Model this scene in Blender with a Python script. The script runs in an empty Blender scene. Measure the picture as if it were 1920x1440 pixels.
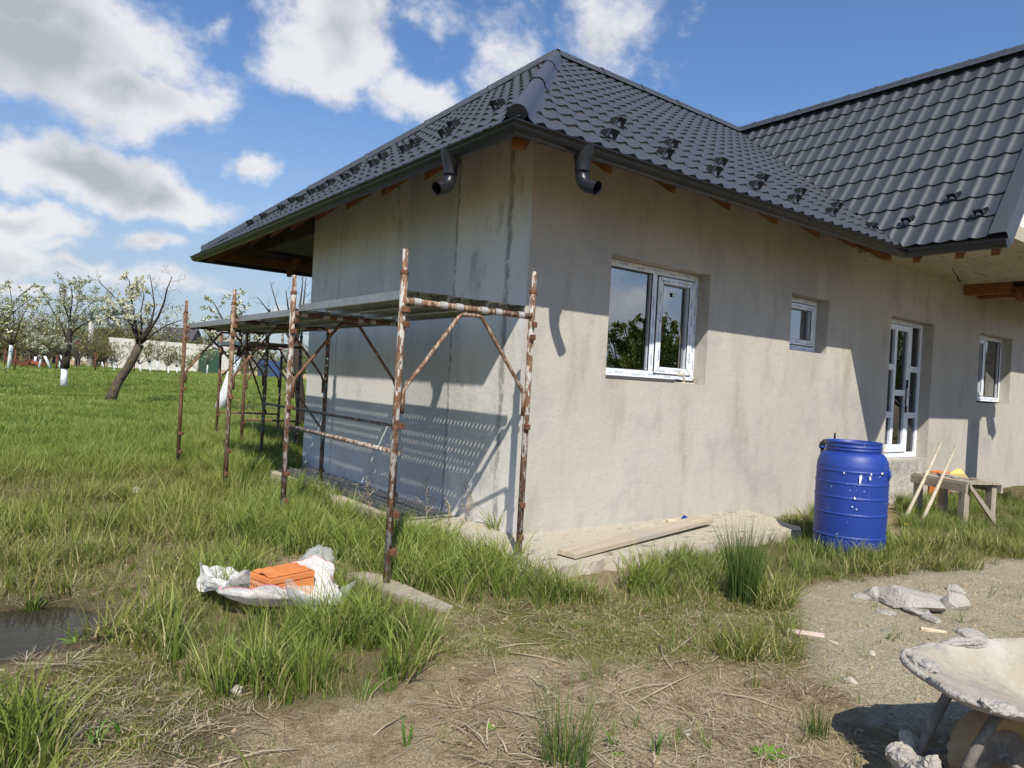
import bpy, bmesh, math, random
import numpy as np
from mathutils import Vector, Matrix

# ---------------------------------------------------------------- camera
SC = bpy.context.scene
W0, H0, FPX = 1920, 1440, 1345.1
YAW, PITCH, ROLL = 0.92152884, -0.0033164, 0.0545640
def _axes():
    f = np.array([math.cos(YAW)*math.cos(PITCH), math.sin(YAW)*math.cos(PITCH), math.sin(PITCH)])
    r = np.cross(f, [0, 0, 1]); r /= np.linalg.norm(r); u = np.cross(r, f)
    c, s = math.cos(ROLL), math.sin(ROLL)
    return np.array([c*r+s*u, -s*r+c*u, f])
AX = _axes()
CAM = np.array([-3.692, -4.727, 1.28])
cd = bpy.data.cameras.new('camera'); cam = bpy.data.objects.new('camera', cd)
SC.collection.objects.link(cam); SC.camera = cam
cd.sensor_fit = 'HORIZONTAL'; cd.sensor_width = 36; cd.lens = FPX/W0*36
cd.clip_start = 0.05; cd.clip_end = 6000
cam.matrix_world = Matrix(((AX[0][0], AX[1][0], -AX[2][0], CAM[0]), (AX[0][1], AX[1][1], -AX[2][1], CAM[1]),
                           (AX[0][2], AX[1][2], -AX[2][2], CAM[2]), (0, 0, 0, 1)))
# surveying helpers: sight lines from the camera to real planes
def ray(x, y): return np.array([(x-W0/2)/FPX, -(y-H0/2)/FPX, 1.0]) @ AX
def onz(x, y, z=-.1): d = ray(x, y); return CAM + d*(z-CAM[2])/d[2]
def onx(x, y, X): d = ray(x, y); return CAM + d*(X-CAM[0])/d[0]
def ony(x, y, Y): d = ray(x, y); return CAM + d*(Y-CAM[1])/d[1]
def atd(x, y, dep): return CAM + ray(x, y)*dep
def proj(P):
    c = (np.asarray(P, float)-CAM) @ AX.T
    z = np.where(np.abs(c[..., 2]) < 1e-6, 1e-6, c[..., 2])
    return np.stack([W0/2+FPX*c[..., 0]/z, H0/2-FPX*c[..., 1]/z, c[..., 2]], -1)

# ---------------------------------------------------------------- node helper
class NT:
    def __init__(s, tree): s.t = tree; tree.nodes.clear()
    def n(s, typ, _in=None, **kw):
        nd = s.t.nodes.new(typ)
        for k, v in kw.items(): setattr(nd, k, v)
        for k, v in (_in or {}).items():
            if isinstance(v, bpy.types.NodeSocket): s.t.links.new(v, nd.inputs[k])
            else: nd.inputs[k].default_value = v
        return nd
    def m(s, op, a, b=0.0, c=0.0, clamp=False):
        return s.n('ShaderNodeMath', {0: a, 1: b, 2: c}, operation=op, use_clamp=clamp).outputs[0]
    def vm(s, op, a, b=(0, 0, 0)):
        nd = s.n('ShaderNodeVectorMath', {0: a, 1: b}, operation=op)
        return nd.outputs[1] if op in ('LENGTH', 'DOT_PRODUCT', 'DISTANCE') else nd.outputs[0]
    def ss(s, x, lo, hi):
        return s.n('ShaderNodeMapRange', {0: x, 1: lo, 2: hi, 3: 0.0, 4: 1.0}, interpolation_type='SMOOTHSTEP').outputs[0]
    def noise(s, vec, scale, detail=4.0, rough=.55, dist=0.0):
        return s.n('ShaderNodeTexNoise', {'Vector': vec, 'Scale': scale, 'Detail': detail, 'Roughness': rough, 'Distortion': dist}).outputs[0]
    def mix(s, f, a, b):
        nd = s.n('ShaderNodeMix', data_type='RGBA')
        for k, v in ((0, f), (6, a), (7, b)):
            if isinstance(v, bpy.types.NodeSocket): s.t.links.new(v, nd.inputs[k])
            else: nd.inputs[k].default_value = (tuple(v)+(1,))[:4] if k else v
        return nd.outputs[2]

# ---------------------------------------------------------------- world: sky with fair-weather clouds
SUNV = np.array([-.49, -.81, 1.0]); SUNV /= np.linalg.norm(SUNV)
SUN_EL = math.asin(SUNV[2]); SUN_AZ = math.atan2(SUNV[0], SUNV[1])
wd = bpy.data.worlds.new('World'); SC.world = wd; wd.use_nodes = True
w = NT(wd.node_tree)
sky = w.n('ShaderNodeTexSky', sky_type='NISHITA', sun_disc=False, sun_elevation=SUN_EL, sun_rotation=SUN_AZ,
          altitude=150.0, air_density=1.15, dust_density=.35, ozone_density=2.6)
dirv = w.n('ShaderNodeTexCoord').outputs['Generated']
dn = w.vm('NORMALIZE', dirv)
sep = w.n('ShaderNodeSeparateXYZ', {0: dn})
cy_, sy_ = math.cos(YAW), math.sin(YAW)
dfw = w.vm('DOT_PRODUCT', dn, (cy_, sy_, 0)); drt = w.vm('DOT_PRODUCT', dn, (sy_, -cy_, 0))
az = w.m('ARCTAN2', drt, dfw); el = w.m('ARCSINE', sep.outputs[2])
def azel(x, y):
    d = ray(x, y); d = d/np.linalg.norm(d)
    return math.atan2(d @ np.array([sy_, -cy_, 0]), d @ np.array([cy_, sy_, 0])), math.asin(d[2])
ae = w.n('ShaderNodeCombineXYZ', {0: az, 1: el}).outputs[0]
warp = w.n('ShaderNodeTexNoise', {'Vector': dn, 'Scale': 5.0, 'Detail': 5.0, 'Roughness': .6}).outputs[1]
ae2 = w.vm('ADD', ae, w.vm('MULTIPLY', w.vm('SUBTRACT', warp, (.5, .5, .5)), (.16, .12, 0)))
clouds = [  # centre and radii in photo pixels, weight
    (90, 60, 330, 170, 1.0), (250, 180, 180, 72, .95), (150, 325, 300, 62, 1.05), (320, 350, 130, 60, .9), (230, 500, 240, 55, .55), (60, 470, 260, 60, .5),
    (640, 80, 205, 155, 1.05), (735, 180, 130, 75, .85), (800, 40, 120, 80, .55), (480, 303, 72, 42, .95), (430, 50, 50, 90, .42),
    (1180, 60, 170, 110, .55), (1195, 150, 100, 50, .42), (1290, 60, 70, 90, .33), (930, 75, 120, 110, .42),
    (60, 400, 170, 40, .85), (290, 440, 70, 28, .7), (170, 480, 200, 26, .6), (60, 530, 200, 20, .5), (430, 530, 80, 18, .42), (500, 585, 120, 14, .35), (130, 445, 90, 22, .5)]
cl = None
def blob(a, e, ra, re, wt):
    v = w.vm('MULTIPLY', w.vm('SUBTRACT', ae2, (a, e, 0)), (1/ra, 1/re, 0))
    return w.m('MULTIPLY', w.m('SUBTRACT', 1.0, w.vm('LENGTH', v)), wt)
blobs = [(*azel(x, y), rx/FPX*.93, ry/FPX*.93, wt) for x, y, rx, ry, wt in clouds]
for b in blobs:
    o = blob(*b); cl = o if cl is None else w.m('MAXIMUM', cl, o)
pl = w.vm('MULTIPLY', dn, (1, 1, 1.35))
fb = w.noise(pl, 6.5, 8.0, .63)
fbu = w.noise(w.vm('ADD', pl, (0, 0, .045)), 6.5, 3.0, .6)
fb2 = w.noise(pl, 3.2, 3.0, .5)
# the same scattered cumulus all round the rest of the sky
away = w.m('MAXIMUM', w.ss(w.m('ABSOLUTE', az), .72, .95), w.ss(el, .56, .72))
cl = w.m('MAXIMUM', cl, w.m('SUBTRACT', w.m('MULTIPLY', away, w.m('MULTIPLY', w.m('SUBTRACT', fb2, .53), 3.2)), w.m('SUBTRACT', 1.0, away)))
dens = w.m('ADD', w.m('MULTIPLY', cl, 1.05), w.m('MULTIPLY', w.m('SUBTRACT', fb, .5), 1.75))
alpha = w.ss(dens, .10, .56)
thick = w.ss(w.m('ADD', dens, w.m('MULTIPLY', w.m('SUBTRACT', fb2, .5), 2.4)), .38, 1.2)
thick = w.m('SUBTRACT', thick, w.m('MULTIPLY', w.m('SUBTRACT', fb, fbu), 2.6), clamp=True)
ccol = w.mix(thick, (5.8, 5.8, 5.9), (3.2, 3.35, 3.65))
hz = w.m('MULTIPLY', w.ss(el, .40, .0), .75)
skyt = w.vm('MULTIPLY', sky.outputs[0], (.64, .78, .96))
skyc = w.mix(hz, skyt, (2.9, 3.25, 3.8))
fin = w.mix(w.m('MULTIPLY', alpha, .93), skyc, ccol)
wd.cycles.sampling_method = 'NONE'
bg = w.n('ShaderNodeBackground', {0: fin, 1: 0.1})
w.t.links.new(bg.outputs[0], w.n('ShaderNodeOutputWorld').inputs[0])

sl = bpy.data.lights.new('sun', 'SUN'); sl.energy = 3.9; sl.angle = math.radians(.53); sl.color = (1, .94, .83)
so = bpy.data.objects.new('sun', sl); SC.collection.objects.link(so)
so.rotation_euler = Vector(-SUNV).to_track_quat('-Z', 'Y').to_euler(); so.location = (-8, -12, 20)
SC.view_settings.view_transform = 'Standard'; SC.view_settings.look = 'None'
SC.view_settings.exposure = 0.58; SC.view_settings.gamma = 1.0; SC.view_settings.use_curve_mapping = False
SC.cycles.use_adaptive_sampling = True; SC.cycles.adaptive_threshold = .03; SC.cycles.max_bounces = 6; SC.cycles.transparent_max_bounces = 12; SC.cycles.diffuse_bounces = 3
SC.cycles.glossy_bounces = 3; SC.cycles.transmission_bounces = 4; SC.cycles.caustics_reflective = False; SC.cycles.caustics_refractive = False

# ---------------------------------------------------------------- mesh helpers
R = math.radians
class MB:
    def __init__(s): s.v = []; s.f = []; s.sm = []
    def add(s, vs, fs, smooth=False):
        o = len(s.v); s.v.extend([tuple(map(float, p)) for p in vs])
        for f in fs: s.f.append(tuple(i+o for i in f)); s.sm.append(smooth)
        return s
    def box(s, a, b, rot=None, org=(0, 0, 0)):
        x0, y0, z0 = a; x1, y1, z1 = b
        vs = [(x0, y0, z0), (x1, y0, z0), (x1, y1, z0), (x0, y1, z0), (x0, y0, z1), (x1, y0, z1), (x1, y1, z1), (x0, y1, z1)]
        if rot is not None: vs = [tuple(rot @ Vector(p) + Vector(org)) for p in vs]
        return s.add(vs, [(0, 3, 2, 1), (4, 5, 6, 7), (0, 1, 5, 4), (1, 2, 6, 5), (2, 3, 7, 6), (3, 0, 4, 7)])
    def bbox(s, a, b, bev=.004, rot=None, org=(0, 0, 0)):   # box with bevelled edges
        x0, y0, z0 = a; x1, y1, z1 = b; vs = []; fs = []
        X = (x0, x1); Y = (y0, y1); Z = (z0, z1); idx = {}
        def V(i, j, k, ax):
            key = (i, j, k, ax)
            if key not in idx:
                p = [X[i], Y[j], Z[k]]; sg = [1-2*i, 1-2*j, 1-2*k]
                for q in range(3):
                    if q != ax: p[q] += bev*sg[q]
                idx[key] = len(vs); vs.append(p)
            return idx[key]
        for ax in range(3):
            for sd in (0, 1):
                o = []
                for p, q in ((0, 0), (1, 0), (1, 1), (0, 1)):
                    c = [0, 0, 0]; c[ax] = sd; c[(ax+1) % 3] = p; c[(ax+2) % 3] = q; o.append(V(*c, ax))
                fs.append(tuple(o if sd else o[::-1]))
        for ax in range(3):   # edge faces
            b1, c1 = (ax+1) % 3, (ax+2) % 3
            for p in (0, 1):
                for q in (0, 1):
                    c0 = [0, 0, 0]; c0[b1] = p; c0[c1] = q; c2 = list(c0); c2[ax] = 1
                    o = [V(*c0, b1), V(*c2, b1), V(*c2, c1), V(*c0, c1)]
                    fs.append(tuple(o if (p == q) else o[::-1]))
        for i in (0, 1):
            for j in (0, 1):
                for k in (0, 1):
                    o = [V(i, j, k, 0), V(i, j, k, 1), V(i, j, k, 2)]
                    fs.append(tuple(o if (i+j+k) % 2 else o[::-1]))
        if rot is not None: vs = [tuple(rot @ Vector(p) + Vector(org)) for p in vs]
        return s.add(vs, fs)
    def tube(s, pts, rad, n=8, cap=True, smooth=True, closed=False):
        pts = [np.asarray(p, float) for p in pts]; m = len(pts)
        if np.isscalar(rad): rad = [rad]*m
        ref = None; vs = []; fs = []
        for i in range(m):
            if closed: t = pts[(i+1) % m]-pts[i-1]
            else: t = pts[min(i+1, m-1)]-pts[max(i-1, 0)]
            t = t/(np.linalg.norm(t)+1e-12)
            if ref is None:
                ref = np.array([0, 0, 1.]) if abs(t[2]) < .9 else np.array([1., 0, 0])
            a = ref-t*(ref @ t); a /= np.linalg.norm(a)+1e-12; b = np.cross(t, a); ref = a
            for k in range(n):
                g = 2*math.pi*k/n; vs.append(pts[i]+rad[i]*(a*math.cos(g)+b*math.sin(g)))
        for i in range(m if closed else m-1):
            j = (i+1) % m
            for k in range(n):
                l = (k+1) % n; fs.append((i*n+k, i*n+l, j*n+l, j*n+k))
        s.add(vs, fs, smooth)
        if cap and not closed:
            o = len(s.v)-len(vs)
            s.f.append(tuple(o+k for k in range(n))[::-1]); s.sm.append(False)
            s.f.append(tuple(o+(m-1)*n+k for k in range(n))); s.sm.append(False)
        return s
    def lathe(s, prof, n=32, org=(0, 0, 0), smooth=True, rot=None):
        vs = []; fs = []; m = len(prof)
        for r, z in prof:
            for k in range(n):
                g = 2*math.pi*k/n; p = Vector((r*math.cos(g), r*math.sin(g), z))
                if rot is not None: p = rot @ p
                vs.append(tuple(p+Vector(org)))
        for i in range(m-1):
            for k in range(n):
                l = (k+1) % n; fs.append((i*n+k, i*n+l, (i+1)*n+l, (i+1)*n+k))
        return s.add(vs, fs, smooth)
    def prism(s, poly, z0, z1, axis='z'):   # poly of 2D points extruded along an axis
        n = len(poly)
        def P(p, h): return {'z': (p[0], p[1], h), 'y': (p[0], h, p[1]), 'x': (h, p[0], p[1])}[axis]
        vs = [P(p, z0) for p in poly]+[P(p, z1) for p in poly]
        fs = [tuple(range(n))[::-1], tuple(range(n, 2*n))]+[(i, (i+1) % n, n+(i+1) % n, n+i) for i in range(n)]
        return s.add(vs, fs)
    def grid(s, P, smooth=True):   # P: (rows, cols, 3)
        P = np.asarray(P, float); a, b = P.shape[:2]
        return s.add(P.reshape(-1, 3), [(i*b+j, i*b+j+1, (i+1)*b+j+1, (i+1)*b+j) for i in range(a-1) for j in range(b-1)], smooth)
    def mesh(s, name, mat=None):
        me = bpy.data.meshes.new(name); me.from_pydata(s.v, [], s.f); 
        me.polygons.foreach_set('use_smooth', s.sm)
        if mat: me.materials.append(MATS[mat] if isinstance(mat, str) else mat)
        me.update(); return me
COL = SC.collection
MATS = {}
def put(name, data, mat=None, parent=None, loc=None, rot=None, fixn=False):
    me = data.mesh(name, mat) if isinstance(data, MB) else data
    if fixn:
        bm = bmesh.new(); bm.from_mesh(me); bmesh.ops.recalc_face_normals(bm, faces=bm.faces); bm.to_mesh(me); bm.free()
    o = bpy.data.objects.new(name, me); COL.objects.link(o)
    if parent is not None: o.parent = parent
    if loc is not None: o.location = loc
    if rot is not None: o.rotation_euler = rot
    return o
def tag(o, label=None, cat=None, group=None, kind=None):
    if label: o['label'] = label
    if cat: o['category'] = cat
    if group: o['group'] = group
    if kind: o['kind'] = kind
    return o
def thing(name, label, cat, loc=(0, 0, 0), rz=0, group=None):
    o = bpy.data.objects.new(name, None); COL.objects.link(o); o.empty_display_size = .1
    o.location = loc; o.rotation_euler = (0, 0, rz)
    return tag(o, label, cat, group)
def copy_tree(o, parent=None):
    c = o.copy(); COL.objects.link(c)
    if parent is not None: c.parent = parent
    for ch in list(o.children): copy_tree(ch, c)
    return c
# value noise usable at build time
_P = np.random.RandomState(3).rand(256, 256)
def vnoise(x, y):
    x = np.asarray(x, float); y = np.asarray(y, float)
    xi = np.floor(x).astype(int); yi = np.floor(y).astype(int); fx = x-xi; fy = y-yi
    fx = fx*fx*(3-2*fx); fy = fy*fy*(3-2*fy)
    g = lambda a, b: _P[a % 256, b % 256]
    return (g(xi, yi)*(1-fx)+g(xi+1, yi)*fx)*(1-fy)+(g(xi, yi+1)*(1-fx)+g(xi+1, yi+1)*fx)*fy
def fbm(x, y, o=4):
    s = 0; a = .5
    for k in range(o): s = s+a*vnoise(np.asarray(x)*2**k+k*17.3, np.asarray(y)*2**k+k*9.1); a *= .5
    return s

# ---------------------------------------------------------------- materials
def pm(name, col, rough=.8, spec=.3, metal=0., layers=(), bump=None, bump2=None, rand=None, coord='Object', coat=0., transl=0., extra=None):
    """procedural principled material; layers: (scale, detail, lo, hi, colour, stretch xyz)"""
    m = bpy.data.materials.new(name); m.use_nodes = True; t = NT(m.node_tree)
    tc = t.n('ShaderNodeTexCoord').outputs[coord]; c = tuple(col)+(1,)
    if rand is not None:
        rn = t.n('ShaderNodeObjectInfo').outputs['Random']
        c = t.mix(rn, col, rand)
    for i, l in enumerate(layers):
        sc, det, lo, hi, cc = l[:5]; st = l[5] if len(l) > 5 else (1, 1, 1)
        v = t.vm('ADD', t.vm('MULTIPLY', tc, st), (i*3.7, i*1.9, i*5.3))
        c = t.mix(t.ss(t.noise(v, sc, min(det, 6 if name.startswith('plaster') else 4), .62), lo, hi), c, cc)
    if extra: c = extra(t, tc, c)
    b = t.n('ShaderNodeBsdfPrincipled', {'Base Color': c, 'Roughness': rough, 'Specular IOR Level': spec, 'Metallic': metal, 'Coat Weight': coat})
    hgt = None
    for bp in (bump, bump2):
        if bp:
            v = t.vm('MULTIPLY', tc, bp[2] if len(bp) > 2 else (1, 1, 1))
            q = {'Height': t.noise(v, bp[0], 3.0, .65), 'Distance': bp[1], 'Strength': 1.0}
            if hgt: q['Normal'] = hgt
            hgt = t.n('ShaderNodeBump', q).outputs[0]
    if hgt: t.t.links.new(hgt, b.inputs['Normal'])
    out = b.outputs[0]
    if transl:
        tr = t.n('ShaderNodeBsdfTranslucent', {0: c}); out = t.n('ShaderNodeMixShader', {0: transl, 1: out, 2: tr.outputs[0]}).outputs[0]
    t.t.links.new(out, t.n('ShaderNodeOutputMaterial').inputs[0])
    MATS[name] = m; return m

def seam(y0, wd, wob, col, axis=1, lo=None, hi=None):
    def f(t, tc, c):
        s = t.n('ShaderNodeSeparateXYZ', {0: tc})
        nz = t.noise(tc, 4.5, 7.0, .7)
        d = t.m('ABSOLUTE', t.m('SUBTRACT', t.m('ADD', s.outputs[axis], t.m('MULTIPLY', t.m('SUBTRACT', nz, .5), wob)), y0))
        k = t.ss(d, wd, wd*.25)
        k = t.m('MULTIPLY', k, t.ss(t.noise(tc, 9.0, 4.0), .3, .55))
        return t.mix(k, c, col)
    return f
def band(y0, y1, col, amt, wob=.05, axis=1):
    def f(t, tc, c):
        s = t.n('ShaderNodeSeparateXYZ', {0: tc})
        y = t.m('ADD', s.outputs[axis], t.m('MULTIPLY', t.m('SUBTRACT', t.noise(tc, 5.0, 6.0, .7), .5), wob))
        k = t.m('MULTIPLY', t.m('MULTIPLY', t.ss(y, y0, y0+.02), t.ss(y, y1, y1-.02)), amt)
        return t.mix(k, c, col)
    return f
def chain(*fs):
    def f(t, tc, c):
        for g in fs: c = g(t, tc, c)
        return c
    return f
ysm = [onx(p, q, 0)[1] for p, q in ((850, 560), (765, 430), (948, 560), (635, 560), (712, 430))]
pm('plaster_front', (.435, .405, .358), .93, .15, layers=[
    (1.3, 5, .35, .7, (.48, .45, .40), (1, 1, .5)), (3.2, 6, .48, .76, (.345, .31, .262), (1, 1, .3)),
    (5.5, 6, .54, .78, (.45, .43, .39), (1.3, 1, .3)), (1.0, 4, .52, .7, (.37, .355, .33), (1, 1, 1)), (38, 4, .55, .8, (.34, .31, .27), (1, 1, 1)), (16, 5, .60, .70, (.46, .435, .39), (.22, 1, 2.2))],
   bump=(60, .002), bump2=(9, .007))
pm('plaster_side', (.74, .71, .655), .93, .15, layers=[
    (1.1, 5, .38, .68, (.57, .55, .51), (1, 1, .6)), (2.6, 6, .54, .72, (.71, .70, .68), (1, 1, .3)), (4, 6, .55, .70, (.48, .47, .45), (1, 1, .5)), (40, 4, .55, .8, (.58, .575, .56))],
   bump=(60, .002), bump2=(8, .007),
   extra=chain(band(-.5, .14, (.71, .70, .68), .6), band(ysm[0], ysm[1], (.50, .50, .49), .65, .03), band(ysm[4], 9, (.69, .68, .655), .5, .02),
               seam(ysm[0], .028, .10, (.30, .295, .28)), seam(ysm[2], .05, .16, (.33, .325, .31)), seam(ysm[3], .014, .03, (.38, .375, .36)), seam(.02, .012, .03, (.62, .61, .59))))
pm('plaster_inner', (.42, .40, .37), .95)
pm('floor_screed', (.30, .29, .27), .9)
pm('white_plaster', (.72, .71, .68), .9, bump=(40, .004), layers=[(6, 5, .5, .8, (.6, .57, .52))])
pm('concrete_slab', (.46, .41, .335), .95, .1, layers=[(2.2, 5, .42, .7, (.46, .41, .34)), (14, 5, .55, .72, (.52, .47, .40)), (6, 7, .57, .66, (.26, .22, .18)), (60, 3, .5, .8, (.47, .42, .35))], bump=(26, .012), bump2=(120, .004))
pm('concrete_soffit', (.44, .405, .33), .95, .1, layers=[(1.6, 5, .4, .7, (.36, .33, .26)), (7, 6, .58, .68, (.22, .20, .16), (.4, 2.2, 1)), (40, 4, .6, .75, (.28, .26, .21))], bump=(18, .01))
pm('roof_metal', (.048, .052, .059), .42, 1.0, layers=[(1.5, 3, .4, .7, (.057, .061, .067)), (6, 4, .54, .78, (.076, .077, .078)), (140, 2, .4, .6, (.043, .046, .053))], bump=(220, .0006))
pm('gutter_metal', (.014, .016, .020), .34, .4, layers=[(3, 4, .45, .75, (.018, .02, .025))])
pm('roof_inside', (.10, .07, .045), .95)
pm('rafter_wood', (.25, .115, .05), .8, .2, layers=[(3, 5, .45, .7, (.30, .15, .068)), (16, 5, .5, .7, (.20, .085, .035), (.3, 1, 1))], bump=(30, .003))
pm('dark_wood', (.06, .045, .032), .9, layers=[(4, 5, .5, .7, (.10, .075, .05))])
pm('old_wood', (.33, .285, .225), .92, .15, layers=[(3, 5, .4, .7, (.42, .37, .30), (6, .5, 1)), (9, 6, .5, .72, (.22, .18, .14), (6, .35, 6)), (30, 3, .6, .75, (.5, .46, .4))], bump=(30, .004, (6, .5, 6)))
pm('plank_wood', (.44, .37, .285), .9, .15, layers=[(2.2, 5, .4, .7, (.52, .44, .33), (.4, 8, 2)), (8, 6, .52, .7, (.33, .27, .21), (.3, 9, 6)), (1.3, 3, .45, .65, (.38, .34, .29))], bump=(30, .003, (.4, 8, 6)))
pm('batten_wood', (.62, .52, .36), .85, layers=[(9, 5, .5, .7, (.5, .42, .3), (8, 1, 1))])
def rust(name, paint, amount, stretch=(1, 1, .35)):
    pm(name, (.15, .085, .057), .85, .25, layers=[(22, 4, .45, .7, (.25, .14, .08), stretch), (60, 4, .5, .7, (.09, .045, .03), stretch),
        (38, 4, amount, amount+.06, paint, stretch), (90, 4, .58, .66, (.30, .17, .09), stretch)], bump=(70, .002))
rust('rust_light', (.44, .43, .40), .495); rust('rust_blue', (.16, .24, .26), .50); rust('rust_bare', (.40, .36, .32), .66); rust('rust_pale', (.36, .29, .22), .50)
pm('clamp_rust', (.13, .06, .035), .85, layers=[(20, 5, .5, .7, (.20, .09, .045))], bump=(60, .002))
pm('galvanised', (.36, .37, .365), .48, .5, .75, layers=[(9, 4, .45, .7, (.45, .46, .45)), (4, 6, .56, .7, (.50, .48, .43)), (30, 4, .62, .7, (.55, .53, .5))], bump=(40, .001))
pm('pvc_white', (.80, .82, .86), .35, .5, layers=[(26, 5, .5, .62, (.60, .70, .85), (1, 1, 1)), (5, 3, .45, .7, (.74, .78, .86))])
pm('print_blue', (.08, .16, .38), .6)
pm('gasket', (.012, .012, .014), .6)
pm('steel', (.55, .55, .54), .3, .5, .9)
pm('tape_cream', (.62, .58, .47), .7)
pm('hook_zinc', (.42, .42, .40), .5, .5, .3, layers=[(30, 3, .5, .7, (.5, .49, .46))])
pm('sticker', (.62, .72, .66), .6)
pm('foam', (.62, .58, .5), .9, bump=(40, .01))
pm('barrel_blue', (.010, .040, .25), .5, .5, layers=[(2.5, 5, .45, .75, (.016, .05, .285)), (46, 2, .72, .745, (.62, .66, .8)), (11, 3, .755, .765, (.7, .74, .85)), (7, 6, .6, .85, (.06, .085, .30), (2, 2, .35))])
pm('splash', (.82, .82, .80), .8)
pm('black_plastic', (.012, .012, .013), .5)
pm('brass', (.62, .58, .46), .4, .5, .6)
pm('clay', (.60, .20, .065), .85, .2, layers=[(5, 5, .45, .7, (.66, .25, .09)), (30, 5, .55, .7, (.50, .155, .05))], bump=(50, .002))
pm('clay_shade', (.10, .032, .014), .9)
pm('clay_end', (.58, .26, .12), .9, layers=[(14, 5, .45, .7, (.66, .36, .2)), (40, 4, .5, .7, (.48, .2, .09))], bump=(60, .003))
pm('mortar', (.38, .355, .315), .95, .1, layers=[(6, 5, .45, .7, (.45, .425, .385)), (20, 5, .55, .7, (.29, .27, .235))], bump=(22, .02), bump2=(90, .005))
pm('barrow_tray', (.36, .32, .255), .9, .15, layers=[(3.5, 5, .42, .62, (.44, .415, .37)), (9, 6, .5, .66, (.29, .27, .24)), (7, 5, .70, .72, (.17, .05, .03)), (30, 5, .58, .7, (.4, .37, .32))], bump=(18, .012), bump2=(80, .004))
pm('barrow_steel', (.17, .155, .135), .9, .2, layers=[(14, 5, .45, .65, (.30, .28, .25)), (20, 5, .62, .7, (.10, .04, .03))], bump=(40, .006))
pm('tyre_rubber', (.31, .225, .13), .85, layers=[(8, 5, .45, .7, (.36, .28, .18)), (30, 4, .55, .7, (.33, .22, .11))], bump=(50, .002))
pm('foam_yellow', (.62, .52, .18), .9, bump=(30, .01))
pm('red_tile', (.30, .09, .05), .85, layers=[(6, 4, .4, .7, (.36, .12, .07))])
pm('house_wall', (.55, .5, .42), .9)
pm('bark', (.05, .041, .034), .95, .1, layers=[(5, 6, .45, .7, (.085, .07, .058), (1, 1, .3)), (16, 6, .5, .7, (.045, .036, .03), (1, 1, .35))], bump=(14, .03, (1, 1, .3)))
pm('bark_lichen', (.095, .08, .062), .95, .1, layers=[(4, 6, .45, .7, (.15, .12, .09), (1, 1, .4)), (5, 5, .55, .7, (.16, .15, .05)), (18, 6, .5, .7, (.05, .04, .033), (1, 1, .35))], bump=(12, .03, (1, 1, .4)))
pm('twig', (.10, .085, .075), .95)
pm('twig_dry', (.36, .29, .2), .95)
pm('limewash', (.68, .72, .74), .95, layers=[(7, 6, .5, .66, (.50, .54, .55), (1, 1, .3)), (11, 6, .64, .7, (.16, .14, .12), (1, 1, .4))], bump=(16, .02))
pm('blossom', (.76, .76, .70), .8, .2, transl=.3)
pm('blossom_cream', (.74, .72, .56), .8, .2, transl=.3)
pm('leaf_fresh', (.17, .22, .045), .6, .3, rand=(.21, .25, .06), transl=.3)
pm('leaf_olive', (.20, .19, .07), .7, .3, transl=.25)
pm('leaf_dark', (.055, .095, .022), .55, .35, transl=.25)
pm('corten_sheet', (.14, .03, .025), .6, layers=[(5, 4, .4, .7, (.17, .045, .035))])
pm('wall_white', (.60, .58, .52), .9, layers=[(.35, 4, .45, .7, (.54, .52, .46)), (2.5, 5, .55, .75, (.46, .44, .38), (1, 1, .3))])
pm('wall_ochre', (.42, .33, .21), .9); pm('roof_grey', (.07, .065, .07), .8); pm('post_concrete', (.6, .58, .53), .9)
pm('sheet_green', (.03, .075, .045), .6); pm('sheet_blue', (.04, .07, .17), .5); pm('scrap_rust', (.12, .045, .028), .9, layers=[(3, 5, .5, .7, (.2, .09, .05))])
pm('petal_yellow', (.75, .50, .01), .6, transl=.2)
pm('cable_black', (.01, .01, .01), .5)
pm('limestone', (.46, .42, .35), .95, layers=[(8, 5, .45, .7, (.36, .325, .265))], bump=(30, .01))
pm('clod', (.33, .255, .155), .95, .1, layers=[(40, 3, .4, .7, (.39, .305, .19)), (15, 3, .5, .7, (.25, .19, .115))])
pm('pole_grey', (.44, .385, .30), .9, layers=[(12, 4, .45, .7, (.52, .47, .38), (1, 1, .3))])
pm('pink_scrap', (.50, .30, .27), .9)
pm('oriented_pink', (.60, .48, .40), .9)
def grassm(name, a, b, dry, k, tip, real=True):
    m = bpy.data.materials.new(name); m.use_nodes = True; t = NT(m.node_tree)
    ps = t.n('ShaderNodeNewGeometry').outputs['Random Per Island']
    if real: rn = t.n('ShaderNodeAttribute', attribute_name='rnd').outputs['Fac']; z = t.n('ShaderNodeAttribute', attribute_name='tip').outputs['Fac']
    else:
        pos = t.n('ShaderNodeNewGeometry').outputs['Position']; rn = t.m('ADD', t.m('MULTIPLY', ps, .35), t.ss(t.noise(pos, .55, 3, .6), .3, .75))
        z = t.n('ShaderNodeSeparateXYZ', {0: t.n('ShaderNodeTexCoord').outputs['Object']}).outputs[2]
    c = t.mix(rn, a, b)
    c = t.mix(t.ss(ps, k, k+.02), c, dry)
    c = t.mix(t.m('MULTIPLY', t.ss(t.m('ADD', z, t.m('MULTIPLY', ps, .1)), .07, .30), .75), c, tip)  # lighter tips, darker feet: shade between blades put into the blade colour
    p = t.n('ShaderNodeBsdfPrincipled', {'Base Color': c, 'Roughness': .45, 'Specular IOR Level': .35})
    tr = t.n('ShaderNodeBsdfTranslucent', {0: c})
    t.t.links.new(t.n('ShaderNodeMixShader', {0: .22, 1: p.outputs[0], 2: tr.outputs[0]}).outputs[0], t.n('ShaderNodeOutputMaterial').inputs[0])
    MATS[name] = m
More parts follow.
